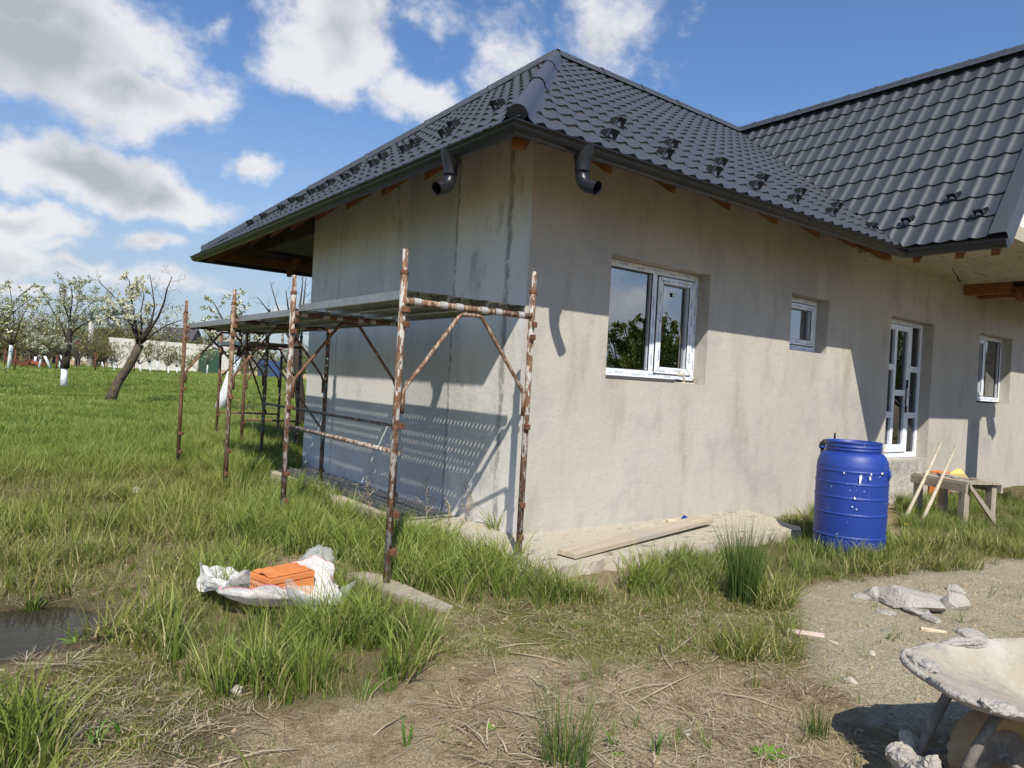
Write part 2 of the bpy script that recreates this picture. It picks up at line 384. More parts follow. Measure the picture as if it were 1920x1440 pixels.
grassm('grass_tall', (.09, .145, .024), (.15, .20, .036), (.40, .34, .18), .80, (.26, .32, .065))
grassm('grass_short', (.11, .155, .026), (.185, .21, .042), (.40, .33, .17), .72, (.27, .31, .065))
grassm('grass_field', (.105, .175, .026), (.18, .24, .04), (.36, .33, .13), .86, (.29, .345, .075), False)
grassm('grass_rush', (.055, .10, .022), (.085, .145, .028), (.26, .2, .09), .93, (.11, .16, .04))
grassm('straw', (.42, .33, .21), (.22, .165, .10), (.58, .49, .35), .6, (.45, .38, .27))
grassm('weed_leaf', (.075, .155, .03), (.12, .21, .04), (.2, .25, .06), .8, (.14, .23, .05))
# clear and white plastic film
def film(name, col, tr, rough):
    m = bpy.data.materials.new(name); m.use_nodes = True; t = NT(m.node_tree)
    tc = t.n('ShaderNodeTexCoord').outputs['Object']
    d = t.n('ShaderNodeBsdfPrincipled', {'Base Color': tuple(col)+(1,), 'Roughness': rough, 'Specular IOR Level': .5})
    bp = t.n('ShaderNodeBump', {'Height': t.noise(tc, 14, 6, .6), 'Distance': .02}); t.t.links.new(bp.outputs[0], d.inputs['Normal'])
    tl = t.n('ShaderNodeBsdfTranslucent', {0: tuple(col)+(1,)}); a = t.n('ShaderNodeMixShader', {0: .25, 1: d.outputs[0], 2: tl.outputs[0]})
    x = t.n('ShaderNodeBsdfTransparent')
    f = t.m('MULTIPLY', t.ss(t.noise(tc, 9, 4), .3, .7), tr) if tr < .5 else tr
    t.t.links.new(t.n('ShaderNodeMixShader', {0: f, 1: a.outputs[0], 2: x.outputs[0]}).outputs[0], t.n('ShaderNodeOutputMaterial').inputs[0])
    MATS[name] = m
film('film_white', (.80, .79, .77), .12, .35); film('film_clear', (.72, .74, .72), .62, .15)
pm('film_pink', (.72, .20, .30), .5)
# glazing: thin coated pane
m = bpy.data.materials.new('glazing'); m.use_nodes = True; t = NT(m.node_tree)
fr = t.n('ShaderNodeFresnel', {'IOR': 1.75}).outputs[0]
k = t.m('ADD', t.m('MULTIPLY', fr, 1.15), .32, clamp=True)
gl = t.n('ShaderNodeBsdfGlossy', {0: (.93, .95, 1, 1), 'Roughness': .004}); tp = t.n('ShaderNodeBsdfTransparent', {0: (.62, .66, .66, 1)})
t.t.links.new(t.n('ShaderNodeMixShader', {0: k, 1: tp.outputs[0], 2: gl.outputs[0]}).outputs[0], t.n('ShaderNodeOutputMaterial').inputs[0]); MATS['glazing'] = m
m = bpy.data.materials.new('glazing_dim_room'); m.use_nodes = True; t = NT(m.node_tree)  # door glass: the dim interior behind it is put into the pane colour
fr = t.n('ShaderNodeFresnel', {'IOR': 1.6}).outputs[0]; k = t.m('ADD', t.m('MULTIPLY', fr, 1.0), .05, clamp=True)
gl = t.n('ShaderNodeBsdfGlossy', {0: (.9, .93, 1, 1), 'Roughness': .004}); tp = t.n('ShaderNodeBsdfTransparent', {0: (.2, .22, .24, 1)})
t.t.links.new(t.n('ShaderNodeMixShader', {0: k, 1: tp.outputs[0], 2: gl.outputs[0]}).outputs[0], t.n('ShaderNodeOutputMaterial').inputs[0]); MATS['glazing_dim_room'] = m
# puddle water
m = bpy.data.materials.new('water'); m.use_nodes = True; t = NT(m.node_tree)
tc = t.n('ShaderNodeTexCoord').outputs['Object']
bp = t.n('ShaderNodeBump', {'Height': t.noise(tc, 9, 3), 'Distance': .0015})
p = t.n('ShaderNodeBsdfPrincipled', {'Base Color': (.05, .045, .03, 1), 'Roughness': .03, 'Specular IOR Level': .5, 'IOR': 1.33, 'Normal': bp.outputs[0]})
tp = t.n('ShaderNodeBsdfTransparent', {0: (.55, .5, .4, 1)})
t.t.links.new(t.n('ShaderNodeMixShader', {0: .35, 1: p.outputs[0], 2: tp.outputs[0]}).outputs[0], t.n('ShaderNodeOutputMaterial').inputs[0]); MATS['water'] = m
# ground: soil, gravel and turf by zone attributes
m = bpy.data.materials.new('soil'); m.use_nodes = True; t = NT(m.node_tree)
tc = t.n('ShaderNodeTexCoord').outputs['Object']
at = lambda n: t.n('ShaderNodeAttribute', attribute_name=n).outputs['Fac']
c = t.mix(t.ss(t.noise(tc, .9, 6, .6), .38, .62), (.44, .345, .20), (.53, .425, .265))
c = t.mix(t.ss(t.noise(tc, 5, 6, .65), .45, .66), c, (.30, .22, .12))
c = t.mix(t.ss(t.noise(t.vm('ADD', tc, (9, 2, 4)), 17, 6, .65), .56, .7), c, (.57, .48, .34))
gr = t.mix(t.ss(t.noise(tc, 34, 5, .7), .42, .62), (.56, .47, .325), (.68, .59, .44))
gr = t.mix(t.ss(t.noise(t.vm('ADD', tc, (3, 7, 1)), 90, 3, .6), .56, .64), gr, (.33, .26, .165))
c = t.mix(t.ss(t.m('ADD', at('gravel'), t.m('MULTIPLY', t.m('SUBTRACT', t.noise(tc, 2.6, 6, .68), .5), 2.2)), .3, .62), c, gr)
mo = t.m('MULTIPLY', at('moss'), t.ss(t.noise(tc, 2.3, 5, .7), .38, .58))
c = t.mix(t.m('MULTIPLY', mo, .92), c, (.22, .205, .055))
c = t.mix(t.m('MULTIPLY', at('green'), .85), c, t.mix(t.ss(t.noise(tc, 3, 5), .4, .65), (.10, .11, .032), (.18, .145, .065)))  # earth under the turf, colour darkened for shade in the grass gaps
c = t.mix(t.m('MULTIPLY', at('field'), .9), c, t.mix(t.ss(t.noise(tc, .5, 6, .7), .4, .62), (.11, .165, .03), (.165, .185, .05)))
c = t.mix(t.m('MULTIPLY', at('damp'), t.ss(t.noise(tc, 1.8, 5, .65), .3, .6)), c, (.17, .125, .075))
c = t.mix(at('wet'), c, (.075, .055, .035))
bp = t.n('ShaderNodeBump', {'Height': t.noise(tc, 20, 5, .78), 'Distance': .07})
bp2 = t.n('ShaderNodeBump', {'Height': t.noise(tc, 120, 2, .7), 'Distance': .014, 'Normal': bp.outputs[0]})
p = t.n('ShaderNodeBsdfPrincipled', {'Base Color': c, 'Roughness': .95, 'Specular IOR Level': .15, 'Normal': bp2.outputs[0]})
t.t.links.new(p.outputs[0], t.n('ShaderNodeOutputMaterial').inputs[0]); MATS['soil'] = m

# ---------------------------------------------------------------- ground
PUD = onz(20, 1195, -.17)
def gz(x, y):
    x = np.asarray(x, float); y = np.asarray(y, float)
    d = np.hypot(x+1, y+1)
    z = -.10+(fbm(x*1.3+5, y*1.3+2, 4)-.47)*.10*np.clip(d/3, .35, 1)+(fbm(x*.08+3, y*.08, 3)-.45)*.5*np.clip((d-9)/25, 0, 1)
    z = z+(fbm(x*6, y*6, 3)-.45)*.035*np.clip(1.5-d/9, 0, 1)
    h = ((x > -.8) & (y > -1.15) & (x < 14))         # level bed round the house
    z = np.where(h, np.minimum(z, -.085), z)
    p = np.exp(-(((x-PUD[0])/.42)**2+((y-PUD[1])/.42)**2)**2)
    z = z*(1-p)+p*(-.215)
    return z
def inpoly(px, py, poly):
    poly = np.asarray(poly, float); r = np.zeros(px.shape, bool); j = len(poly)-1
    for i in range(len(poly)):
        xi, yi = poly[i]; xj, yj = poly[j]
        c = ((yi > py) != (yj > py)) & (px < (xj-xi)*(py-yi)/(yj-yi+1e-9)+xi); r ^= c; j = i
    return r
ZP = {  # outlines of the ground zones, surveyed in the photograph and laid on the ground
 'tall': [[(300, 800), (520, 760), (575, 885), (500, 905), (700, 965), (880, 1000), (960, 1020), (1040, 1085), (1100, 1105), (1100, 1135), (1000, 1140), (850, 1135), (700, 1090), (640, 1045), (520, 1045), (420, 1015), (430, 905), (330, 870)],
          [(270, 1170), (400, 1090), (640, 1080), (840, 1160), (800, 1235), (760, 1290), (640, 1320), (440, 1330), (330, 1290)],
          [(1190, 1110), (1240, 1060), (1320, 1035), (1440, 1005), (1540, 960), (1700, 1020), (1690, 1065), (1560, 1085), (1400, 1120), (1200, 1125)],
          [(1680, 900), (1760, 880), (1920, 875), (2100, 880), (2100, 1010), (1850, 1010), (1700, 1030)], [(-200, 1330), (70, 1330), (110, 1440), (110, 1600), (-200, 1600)]],
 'short': [[(-400, 880), (330, 860), (430, 900), (430, 1000), (530, 1045), (400, 1090), (300, 1160), (120, 1150), (-400, 1120)], [(1000, 1120), (1480, 1110), (1480, 1150), (1000, 1160)],
           [(1560, 1070), (1700, 1030), (1950, 1000), (1950, 1045), (1700, 1085)], [(110, 1150), (300, 1150), (290, 1230), (120, 1190)], [(1330, 1195), (1500, 1180), (1500, 1240), (1370, 1250)]],
 'moss': [[(830, 1130), (1480, 1120), (1520, 1200), (1500, 1260), (1200, 1240), (900, 1230), (780, 1260)], [(100, 1220), (420, 1200), (420, 1420), (60, 1440), (90, 1300)]],
 'gravel': [[(1430, 1130), (1560, 1085), (1950, 1040), (2300, 1060), (2300, 1420), (1640, 1340), (1500, 1240)]],
 'damp': [[(-300, 1180), (200, 1200), (400, 1290), (480, 1400), (200, 1500), (-300, 1500)]],
 'straw': [[(840, 1250), (1250, 1230), (1560, 1270), (1680, 1330), (1620, 1500), (1000, 1500), (800, 1380)], [(0, 1230), (330, 1280), (520, 1340), (560, 1500), (0, 1500)], [(850, 1120), (1330, 1130), (1330, 1180), (850, 1180)], [(0, 960), (200, 950), (330, 1010), (100, 1060), (0, 1040)],
           [(1700, 900), (1900, 950), (1900, 1060), (1680, 1060)]]}
def zones(x, y):
    P = proj(np.stack([x, y, np.full_like(x, -.1)], -1)); f = P[:, 2] > .3
    wob = 42*(fbm(x*3, y*3, 3)-.45); px = P[:, 0]+wob*1.5; py = P[:, 1]+wob*.7
    z = {k: np.any([inpoly(px, py, q) for q in v], 0) & f for k, v in ZP.items()}
    z['field'] = (f & (py < 890) & (y > 1.5) & (x < 6)) | ((y > 7.6)) | ((x < -7) & (y > -3))
    z['field'] &= ~z['tall']
    out = ~f | (P[:, 0] < -400) | (P[:, 0] > 2350)
    z['short'] |= out & ~z['field'] & (fbm(x*.6, y*.6, 3) > .45)
    return z
def axis(lo, hi, st, far):
    a = list(np.arange(lo, hi+1e-6, st)); g = st; p = hi
    while p < far: g *= 1.22; p += g; a.append(p)
    g = st; p = lo
    while p > -far: g *= 1.22; p -= g; a.insert(0, p)
    return np.array(a)
gx = axis(-6, 8, .075, 2500); gy = axis(-6, 7, .075, 2500)
GX, GY = np.meshgrid(gx, gy, indexing='ij'); fx_, fy_ = GX.ravel(), GY.ravel()
gzv = gz(fx_, fy_)
def fastmesh(name, V, F, mat, attrs=None, smooth=True):
    me = bpy.data.meshes.new(name); V = np.asarray(V, np.float32); F = np.asarray(F, np.int32); k = F.shape[1]
    me.vertices.add(len(V)); me.vertices.foreach_set('co', V.ravel()); me.loops.add(F.size); me.loops.foreach_set('vertex_index', F.ravel())
    me.polygons.add(len(F)); me.polygons.foreach_set('loop_start', np.arange(0, F.size, k, dtype=np.int32))
    me.polygons.foreach_set('use_smooth', np.full(len(F), smooth)); me.update(calc_edges=True)
    if mat: me.materials.append(MATS[mat])
    for n, a in (attrs or {}).items():
        at = me.attributes.new(n, 'FLOAT', 'POINT'); at.data.foreach_set('value', np.asarray(a, np.float32))
    return me
ni, nj = GX.shape; I = np.arange(ni*nj).reshape(ni, nj)
F = np.stack([I[:-1, :-1], I[1:, :-1], I[1:, 1:], I[:-1, 1:]], -1).reshape(-1, 4)
Z = zones(fx_, fy_); fl = lambda b: b.astype(np.float32)
wet = np.exp(-(((fx_-PUD[0])/.55)**2+((fy_-PUD[1])/.55)**2)**2)
def blur(a, n=3):
    a = a.reshape(ni, nj).astype(np.float32)
    for _ in range(n):
        b = a.copy(); b[1:-1, 1:-1] = (a[1:-1, 1:-1]*2+a[:-2, 1:-1]+a[2:, 1:-1]+a[1:-1, :-2]+a[1:-1, 2:])/6; a = b
    return a.ravel()
fl = lambda b: blur(b)
gme = fastmesh('ground', np.stack([fx_, fy_, gzv], -1), F, 'soil', {'green': fl(Z['tall'])*.9+fl(Z['short'])*.55, 'gravel': blur(Z['gravel'], 10), 'moss': fl(Z['moss'])+.35*fl(Z['short']), 'field': fl(Z['field']), 'wet': np.clip(wet, 0, 1), 'damp': fl(Z['damp'])})
ground = put('ground', gme); tag(ground, kind='structure')
mb = MB(); n = 40; ring = [(0, 0, 0)]
for k in range(n):
    a = 2*math.pi*k/n; ring.append((.62*math.cos(a), .62*math.sin(a), 0))
mb.add(ring, [(0, 1+k, 1+(k+1) % n) for k in range(n)])
tag(put('puddle_water', mb, 'water', loc=(PUD[0], PUD[1], -.152)), kind='structure')

# ---------------------------------------------------------------- grass: tufts spread by geometry nodes
def tuft(rng, nb, hmin, hmax, wid, spread, lean, lev=3, flat=False):
    V = []; F = []
    for b in range(nb):
        a = rng.uniform(0, 2*math.pi); r = spread*math.sqrt(rng.random()); bx, by = r*math.cos(a), r*math.sin(a)
        h = rng.uniform(hmin, hmax); d = a+rng.uniform(-.9, .9); ln = rng.uniform(.1, 1)*lean; wd = wid*rng.uniform(.6, 1.3)
        fa = rng.uniform(0, math.pi); sx, sy = math.cos(fa)*wd/2, math.sin(fa)*wd/2; o = len(V)
        for l in range(lev+1):
            q = l/lev; bend = ln*h*q*q; z = h*q*(1-.35*ln*q) if not flat else .004+.012*rng.random()+h*.06*q*(1-q)*4*rng.random()
            if flat: bend = h*q; 
            cx, cy = bx+bend*math.cos(d)+(flat and .02*math.sin(q*3+b)*math.sin(d) or 0), by+bend*math.sin(d)
            ww = (1-q**1.7)*(1 if l else .8)
            if flat: ww = .8 if l < lev else .3; sx, sy = -math.sin(d)*wd/2, math.cos(d)*wd/2
            if l < lev: V += [(cx-sx*ww, cy-sy*ww, z), (cx+sx*ww, cy+sy*ww, z)]
            else: V.append((cx, cy, z))
        for l in range(lev-1): F.append((o+2*l, o+2*l+1, o+2*l+3, o+2*l+2))
        F.append((o+2*lev-2, o+2*lev-1, o+2*lev))
    return V, F
def protos(name, mat, n, seed, **kw):
    c = bpy.data.collections.new(name)
    for k in range(n):
        rng = random.Random(seed+k); V, F = tuft(rng, **kw); mb = MB(); mb.add(V, F, True)
        c.objects.link(bpy.data.objects.new(name, mb.mesh(name, mat)))
    return c
def scatter(name, pts, scl, col, ncol, label=None, cat=None, seed=0, tilt=.15):
    rng = np.random.RandomState(seed); n = len(pts)
    me = bpy.data.meshes.new(name); me.vertices.add(n); me.vertices.foreach_set('co', np.asarray(pts, np.float32).ravel())
    rot = np.stack([rng.normal(0, tilt, n), rng.normal(0, tilt, n), rng.uniform(0, 6.283, n)], -1).astype(np.float32)
    a = me.attributes.new('rot', 'FLOAT_VECTOR', 'POINT'); a.data.foreach_set('vector', rot.ravel())
    a = me.attributes.new('scl', 'FLOAT', 'POINT'); a.data.foreach_set('value', np.asarray(scl, np.float32))
    a = me.attributes.new('idx', 'INT', 'POINT'); a.data.foreach_set('value', rng.randint(0, ncol, n).astype(np.int32))
    o = put(name, me)
    g = bpy.data.node_groups.new(name, 'GeometryNodeTree'); g.interface.new_socket('Geometry', in_out='INPUT', socket_type='NodeSocketGeometry'); g.interface.new_socket('Geometry', in_out='OUTPUT', socket_type='NodeSocketGeometry')
    N = g.nodes; L = g.links; i = N.new('NodeGroupInput'); ou = N.new('NodeGroupOutput'); ip = N.new('GeometryNodeInstanceOnPoints')
    ci = N.new('GeometryNodeCollectionInfo'); ci.inputs[0].default_value = col; ci.inputs[1].default_value = True; ci.inputs[2].default_value = True
    def na(nm, ty):
        q = N.new('GeometryNodeInputNamedAttribute'); q.data_type = ty; q.inputs[0].default_value = nm; return q.outputs[0]
    L.new(i.outputs[0], ip.inputs['Points']); L.new(ci.outputs[0], ip.inputs['Instance']); ip.inputs['Pick Instance'].default_value = True
    L.new(na('idx', 'INT'), ip.inputs['Instance Index']); L.new(na('rot', 'FLOAT_VECTOR'), ip.inputs['Rotation']); L.new(na('scl', 'FLOAT'), ip.inputs['Scale'])
    L.new(ip.outputs[0], ou.inputs[0])
    md = o.modifiers.new('scatter', 'NODES'); md.node_group = g
    return tag(o, label, cat, kind='stuff')
def realized(name, pts, scl, col, label, cat, seed=0, tilt=.15):
    rng = np.random.RandomState(seed); n = len(pts); pr = [o.data for o in col.objects]; idx = rng.randint(0, len(pr), n)
    az_ = rng.uniform(0, 6.283, n); tx, ty = rng.normal(0, tilt, n), rng.normal(0, tilt, n); VV = []; FF = []; T = []; Rn = []; base = 0; loops = []; tot = []
    for k, me in enumerate(pr):
        sel = np.where(idx == k)[0]
        if not len(sel): continue
        v = np.array([q.co[:] for q in me.vertices]); s = np.asarray(scl)[sel][:, None]; c, sn = np.cos(az_[sel])[:, None], np.sin(az_[sel])[:, None]
        x = (v[:, 0]*c-v[:, 1]*sn)*s; y = (v[:, 0]*sn+v[:, 1]*c)*s; z = v[:, 2]*s; P_ = pts[sel]
        X = x+z*tx[sel][:, None]+P_[:, 0:1]; Y = y+z*ty[sel][:, None]+P_[:, 1:2]; Zz = z+P_[:, 2:3]
        VV.append(np.stack([X, Y, Zz], -1).reshape(-1, 3)); T.append(np.repeat(v[None, :, 2], len(sel), 0).ravel()*np.repeat(s, len(v), 1).ravel()); Rn.append(np.repeat(rng.rand(len(sel)), len(v)))
        f4 = []
        for p in me.polygons:
            q = list(p.vertices); f4 += [q] if len(q) == 3 else [[q[0], q[1], q[2]], [q[0], q[2], q[3]]]
        f4 = np.array(f4); FF.append((f4[None]+(base+np.arange(len(sel))*len(v))[:, None, None]).reshape(-1, 3)); base += len(sel)*len(v)
    me = fastmesh(name, np.vstack(VV), np.vstack(FF), None, {'tip': np.concatenate(T), 'rnd': np.concatenate(Rn)}); me.materials.append(pr[0].materials[0])
    return tag(put(name, me), label, cat, kind='stuff')
def wedge(P, fov=52, near=.6):
    c = (P[:, :2]-CAM[:2]); f = c @ np.array([math.cos(YAW), math.sin(YAW)]); r = c @ np.array([math.sin(YAW), -math.cos(YAW)])
    return (f > near-1.2) & (np.abs(r) < (f+1.2)*math.tan(R(fov)))
def cand(x0, x1, y0, y1, dens, seed):
    n = int((x1-x0)*(y1-y0)*dens); rg = np.random.RandomState(seed)
    return np.stack([rg.uniform(x0, x1, n), rg.uniform(y0, y1, n)], -1)
def on_slab(x, y, m=0.0):
    return ((x > -.58+m) & (x < 3.2) & (y > -.92+m) & (y < .3)) | ((x > -.58+m) & (x < .3) & (y > -.92+m) & (y < 4.5))
def house_in(x, y): return (x > -.06) & (y > -.06) & (x < 14) & ((y < 4.85) | ((x > 3.2) & (y < 7.1)))
def spots(c, zone, seed, keep=1.0, slab=True):
    z = zones(c[:, 0], c[:, 1]); k = z[zone] & wedge(c) & ~house_in(c[:, 0], c[:, 1])
    if slab: k &= ~on_slab(c[:, 0], c[:, 1], .05)
    k &= np.hypot(c[:, 0]-PUD[0], c[:, 1]-PUD[1]) > .5
    k &= ~((np.abs(c[:, 0]-2.72) < .28) & (np.abs(c[:, 1]+1.44) < .28))
    k &= np.hypot((c[:, 0]-BAGC[0])/.27, (c[:, 1]-BAGC[1])/.22) > 1
    tb0, tb1 = np.array([-1.62, -.25]), np.array([-1.40, -1.10]); dd = tb1-tb0; qq = np.clip(((c-tb0) @ dd)/(dd @ dd), 0, 1); k &= np.hypot(*(c-tb0-qq[:, None]*dd).T) > (.17 if zone == 'tall' else .1)
    c = c[k]; return np.column_stack([c, gz(c[:, 0], c[:, 1])-.004])
BAGC = onz(515, 1125, -.05)
rg = np.random.RandomState(11)
def clump(P, f=2.2, lo=.32, hi=.62, off=0): return np.clip((fbm(P[:, 0]*f+off, P[:, 1]*f+off, 3)-lo)/(hi-lo), 0, 1)
tallc = protos('tall_tuft', 'grass_tall', 7, 20, nb=11, hmin=.12, hmax=.36, wid=.0085, spread=.05, lean=.75, lev=4)
P = spots(cand(-5, 9, -5, 13, 520, 1), 'tall', 1)
k = clump(P, 3.0, .25, .55); P = P[rg.rand(len(P)) < .35+.65*k]; k = clump(P, 3.0, .25, .55)
realized('tall_grass', P, (.45+.62*k)*rg.uniform(.7, 1.2, len(P))*np.where((P[:, 0] > .25) & (P[:, 1] < 0), .62, 1), tallc, 'tall bright green grass round the scaffold, slab and barrel', 'grass', 2, .22)
Q = np.vstack([spots(cand(-5, 4, -5.5, 2, 16, 51), 'moss', 51), spots(cand(-5, 4, -5.5, 2, 11, 52), 'straw', 52), spots(cand(-5, 4, -5.5, 2, 34, 53), 'short', 53), spots(cand(-5, 5, -5.5, 2, 4, 54), 'gravel', 54), spots(cand(-8, 3, 1.5, 11, 13, 56), 'field', 56)])
realized('stray_grass', Q, np.where(Q[:, 1] > 1.5, rg.uniform(.7, 1.15, len(Q)), rg.uniform(.12, .5, len(Q))), tallc, 'stray single grass tufts scattered over the bare soil', 'grass', 55, .35)
shc = protos('short_tuft', 'grass_short', 7, 40, nb=10, hmin=.03, hmax=.20, wid=.0065, spread=.045, lean=.95, lev=3)
P = spots(cand(-6, 8, -6, 8, 560, 3), 'short', 3)
k = clump(P, 2.4, .3, .6, 7); P = P[rg.rand(len(P)) < .45+.55*k]; k = clump(P, 2.4, .3, .6, 7)
realized('short_grass', P, (.6+.75*k)*rg.uniform(.7, 1.3, len(P)), shc, 'short yellowish grass with bare patches in the foreground', 'grass', 4, .3)
Q = np.vstack([spots(cand(-5, 4, -5.5, 2, 260, 57), 'straw', 57), spots(cand(-5, 4, -5.5, 2, 150, 58), 'moss', 58)]); k = clump(Q, 1.7, .46, .62, 21); Q = Q[rg.rand(len(Q)) < k]
realized('patchy_turf', Q, rg.uniform(.15, .45, len(Q)), shc, 'thin patchy low turf on the foreground soil', 'grass', 59, .3)
moc = protos('moss_tuft', 'grass_short', 4, 60, nb=9, hmin=.008, hmax=.03, wid=.004, spread=.05, lean=.9, lev=2)
P = spots(cand(-6, 4, -6, 2, 2600, 5), 'moss', 5); k = clump(P, 1.8, .36, .56, 3); P = P[rg.rand(len(P)) < k]
realized('moss_sprouts', P, rg.uniform(.5, 1.4, len(P)), moc, 'mossy sprouts on the bare soil in front of the house', 'moss', 6, .2)
fpts = []
for nm, nb, size, hm, wd_, (x0, x1, y0, y1), sd in (('near', 420, .30, .24, .0075, (-9, 3, 1.5, 9), 7), ('mid', 620, .60, .20, .012, (-16, 8, 9, 21), 8), ('far', 700, 1.25, .20, .024, (-30, 22, 21, 46), 9), ('distant', 800, 3.6, .24, .05, (-60, 70, 46, 135), 10)):
    pc = protos('meadow_patch_'+nm, 'grass_field', 5, 80+sd, nb=nb, hmin=hm*.25, hmax=hm, wid=wd_, spread=size, lean=.8, lev=3)
    st_ = size*1.25; gx_, gy_ = np.meshgrid(np.arange(x0, x1, st_), np.arange(y0, y1, st_)); c = np.stack([gx_.ravel(), gy_.ravel()], -1); c += np.random.RandomState(sd).uniform(-.3, .3, c.shape)*st_
    P = spots(c, 'field', sd); k = clump(P, .55, .3, .62, 4)
    s_ = rg.uniform(.8, 1.15, len(P))
    scatter('meadow_grass_'+nm, P, s_, pc, 5, {'near': 'tall lush meadow grass beside the far scaffold bays', 'mid': 'lush green meadow grass round the two nearer orchard trees', 'far': 'green meadow grass behind the leaning tree', 'distant': 'distant meadow grass under the back row of trees'}[nm], 'grass', 12+sd, .04)
stc = protos('straw_tuft', 'straw', 7, 100, nb=9, hmin=.03, hmax=.19, wid=.003, spread=.09, lean=1, lev=4, flat=True)
P = spots(cand(-6, 8, -6, 3, 200, 13), 'straw', 13); k = clump(P, 1.6, .36, .6, 9); P = P[rg.rand(len(P)) < .25+.75*k]; P[:, 2] += .004
P2 = spots(cand(-6, 4, -6, 3, 60, 14), 'moss', 14); P3 = spots(cand(-6, 4, -6, 3, 70, 15), 'short', 15); P4 = spots(cand(-6, 4, -6, 3, 22, 16), 'gravel', 16)
P = np.vstack([P, P2, P3, P4])
realized('dry_straw', P, rg.uniform(.5, 1.25, len(P)), stc, 'dry dead straw lying flat on the bare soil', 'straw', 14, .06)
pec = bpy.data.collections.new('pebble')
for k in range(5):
    bm = bmesh.new(); bmesh.ops.create_icosphere(bm, subdivisions=1, radius=1); rr = random.Random(k)
    for v in bm.verts: v.co *= rr.uniform(.7, 1.15); v.co.z *= .6
    me = bpy.data.meshes.new('pebble'); bm.to_mesh(me); bm.free(); me.materials.append(MATS['limestone']); pec.objects.link(bpy.data.objects.new('pebble', me))
P = spots(cand(-4, 6, -6, 0, 700, 17), 'gravel', 17); P2 = spots(cand(-4, 3, -6, 0, 9, 18), 'moss', 18); P = np.vstack([P, P2])
scatter('gravel', P, .003+.018*rg.rand(len(P))**5, pec, 5, 'pale gravel and grit on the bare ground by the wheelbarrow', 'gravel', 19, .5)

thc = protos('stalk_tuft', 'straw', 5, 140, nb=5, hmin=.08, hmax=.24, wid=.006, spread=.07, lean=1, lev=4, flat=True)
P = spots(cand(-4, 3, -6, 0, 55, 19), 'straw', 19); k = clump(P, 1.4, .42, .6, 12); P = P[rg.rand(len(P)) < k]; P[:, 2] += .008
realized('dead_stalks', P, rg.uniform(.5, 1.2, len(P)), thc, 'pale flattened dead stalks heaped on the foreground soil', 'straw', 38, .1)
# soil crumbs and clods on the bare earth
cr_ = []
for zn, dn_, sd in (('straw', 420, 31), ('moss', 300, 32), ('gravel', 420, 33), ('short', 90, 34)): cr_.append(spots(cand(-5.5, 5, -5.5, 2, dn_, sd), zn, sd))
P = np.vstack(cr_); k = clump(P, 2.6, .3, .6, 5); P = P[rg.rand(len(P)) < .2+.8*k]; P[:, 2] += .003
clc = bpy.data.collections.new('clod')
for k in range(6):
    bm = bmesh.new(); bmesh.ops.create_icosphere(bm, subdivisions=1, radius=1); rr = random.Random(k+40)
    for v in bm.verts: v.co *= rr.uniform(.55, 1.25); v.co.z *= .65
    me = bpy.data.meshes.new('clod'); bm.to_mesh(me); bm.free(); me.materials.append(MATS['clod']); clc.objects.link(bpy.data.objects.new('clod', me))
realized('soil_crumbs', P, .003+.014*rg.rand(len(P))**4, clc, 'crumbs and clods of dry earth on the bare soil', 'soil', 36, .4)
sp_ = np.array([onz(x, y, .002) for x, y in zip(rg.uniform(1090, 1400, 260), rg.uniform(985, 1065, 260))]); kk = on_slab(sp_[:, 0], sp_[:, 1]) & (inpoly(*proj(sp_)[:, :2].T, [(1130, 1055), (1230, 1025), (1345, 985), (1400, 1000), (1330, 1050), (1200, 1065)]))
realized('slab_straw', sp_[kk], rg.uniform(.3, .8, kk.sum()), stc, 'thin dry straw scattered on the concrete apron beside the long board', 'straw', 37, .05)

# ---------------------------------------------------------------- the house
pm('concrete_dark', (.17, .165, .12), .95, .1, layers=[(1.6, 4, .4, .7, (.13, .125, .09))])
house = thing('house', 'unfinished grey plastered house with dark metal tile roof and white framed windows', 'house')
def panel(axis, u0, u1, z0, z1, holes, o0, o1, inner_u0=None):
    """wall with openings: axis 'x' runs along x at y=o0 (outside) .. o1 (inside)"""
    mb = MB(); P = (lambda u, o, z: (u, o, z)) if axis == 'x' else (lambda u, o, z: (o, u, z))
    for o, ua, flip in ((o0, u0, False), (o1, u0 if inner_u0 is None else inner_u0, True)):
        us = sorted({ua, u1, *[h[0] for h in holes], *[h[1] for h in holes]}); zs = sorted({z0, z1, *[h[2] for h in holes], *[h[3] for h in holes]})
        for a, b in zip(us, us[1:]):
            for c, d in zip(zs, zs[1:]):
                if any(h[0] <= a+1e-6 and b <= h[1]+1e-6 and h[2] <= c+1e-6 and d <= h[3]+1e-6 for h in holes): continue
                q = [P(a, o, c), P(b, o, c), P(b, o, d), P(a, o, d)]
                mb.add(q if flip == (axis == 'y') else q, [(0, 1, 2, 3)])
    for a, b, c, d in holes:
        mb.add([P(a, o0, c), P(a, o1, c), P(a, o1, d), P(a, o0, d)], [(0, 1, 2, 3)]); mb.add([P(b, o0, c), P(b, o1, c), P(b, o1, d), P(b, o0, d)], [(3, 2, 1, 0)])
        mb.add([P(a, o0, d), P(a, o1, d), P(b, o1, d), P(b, o0, d)], [(0, 1, 2, 3)]); mb.add([P(a, o0, c), P(a, o1, c), P(b, o1, c), P(b, o0, c)], [(3, 2, 1, 0)])
    return mb
W1 = (.966, 2.41, 1.355, 2.50); W2 = (3.92, 4.735, 1.83, 2.49); DR = (6.36, 7.69, .48, 2.47); W3 = (9.39, 10.79, 1.355, 2.495)
wf = put('wall', panel('x', 0, 14, -.3, 3.45, [W1, W2, DR, W3], 0, .34, .34), 'plaster_front', house, fixn=False)
tag(wf, 'sunlit beige plastered front wall')
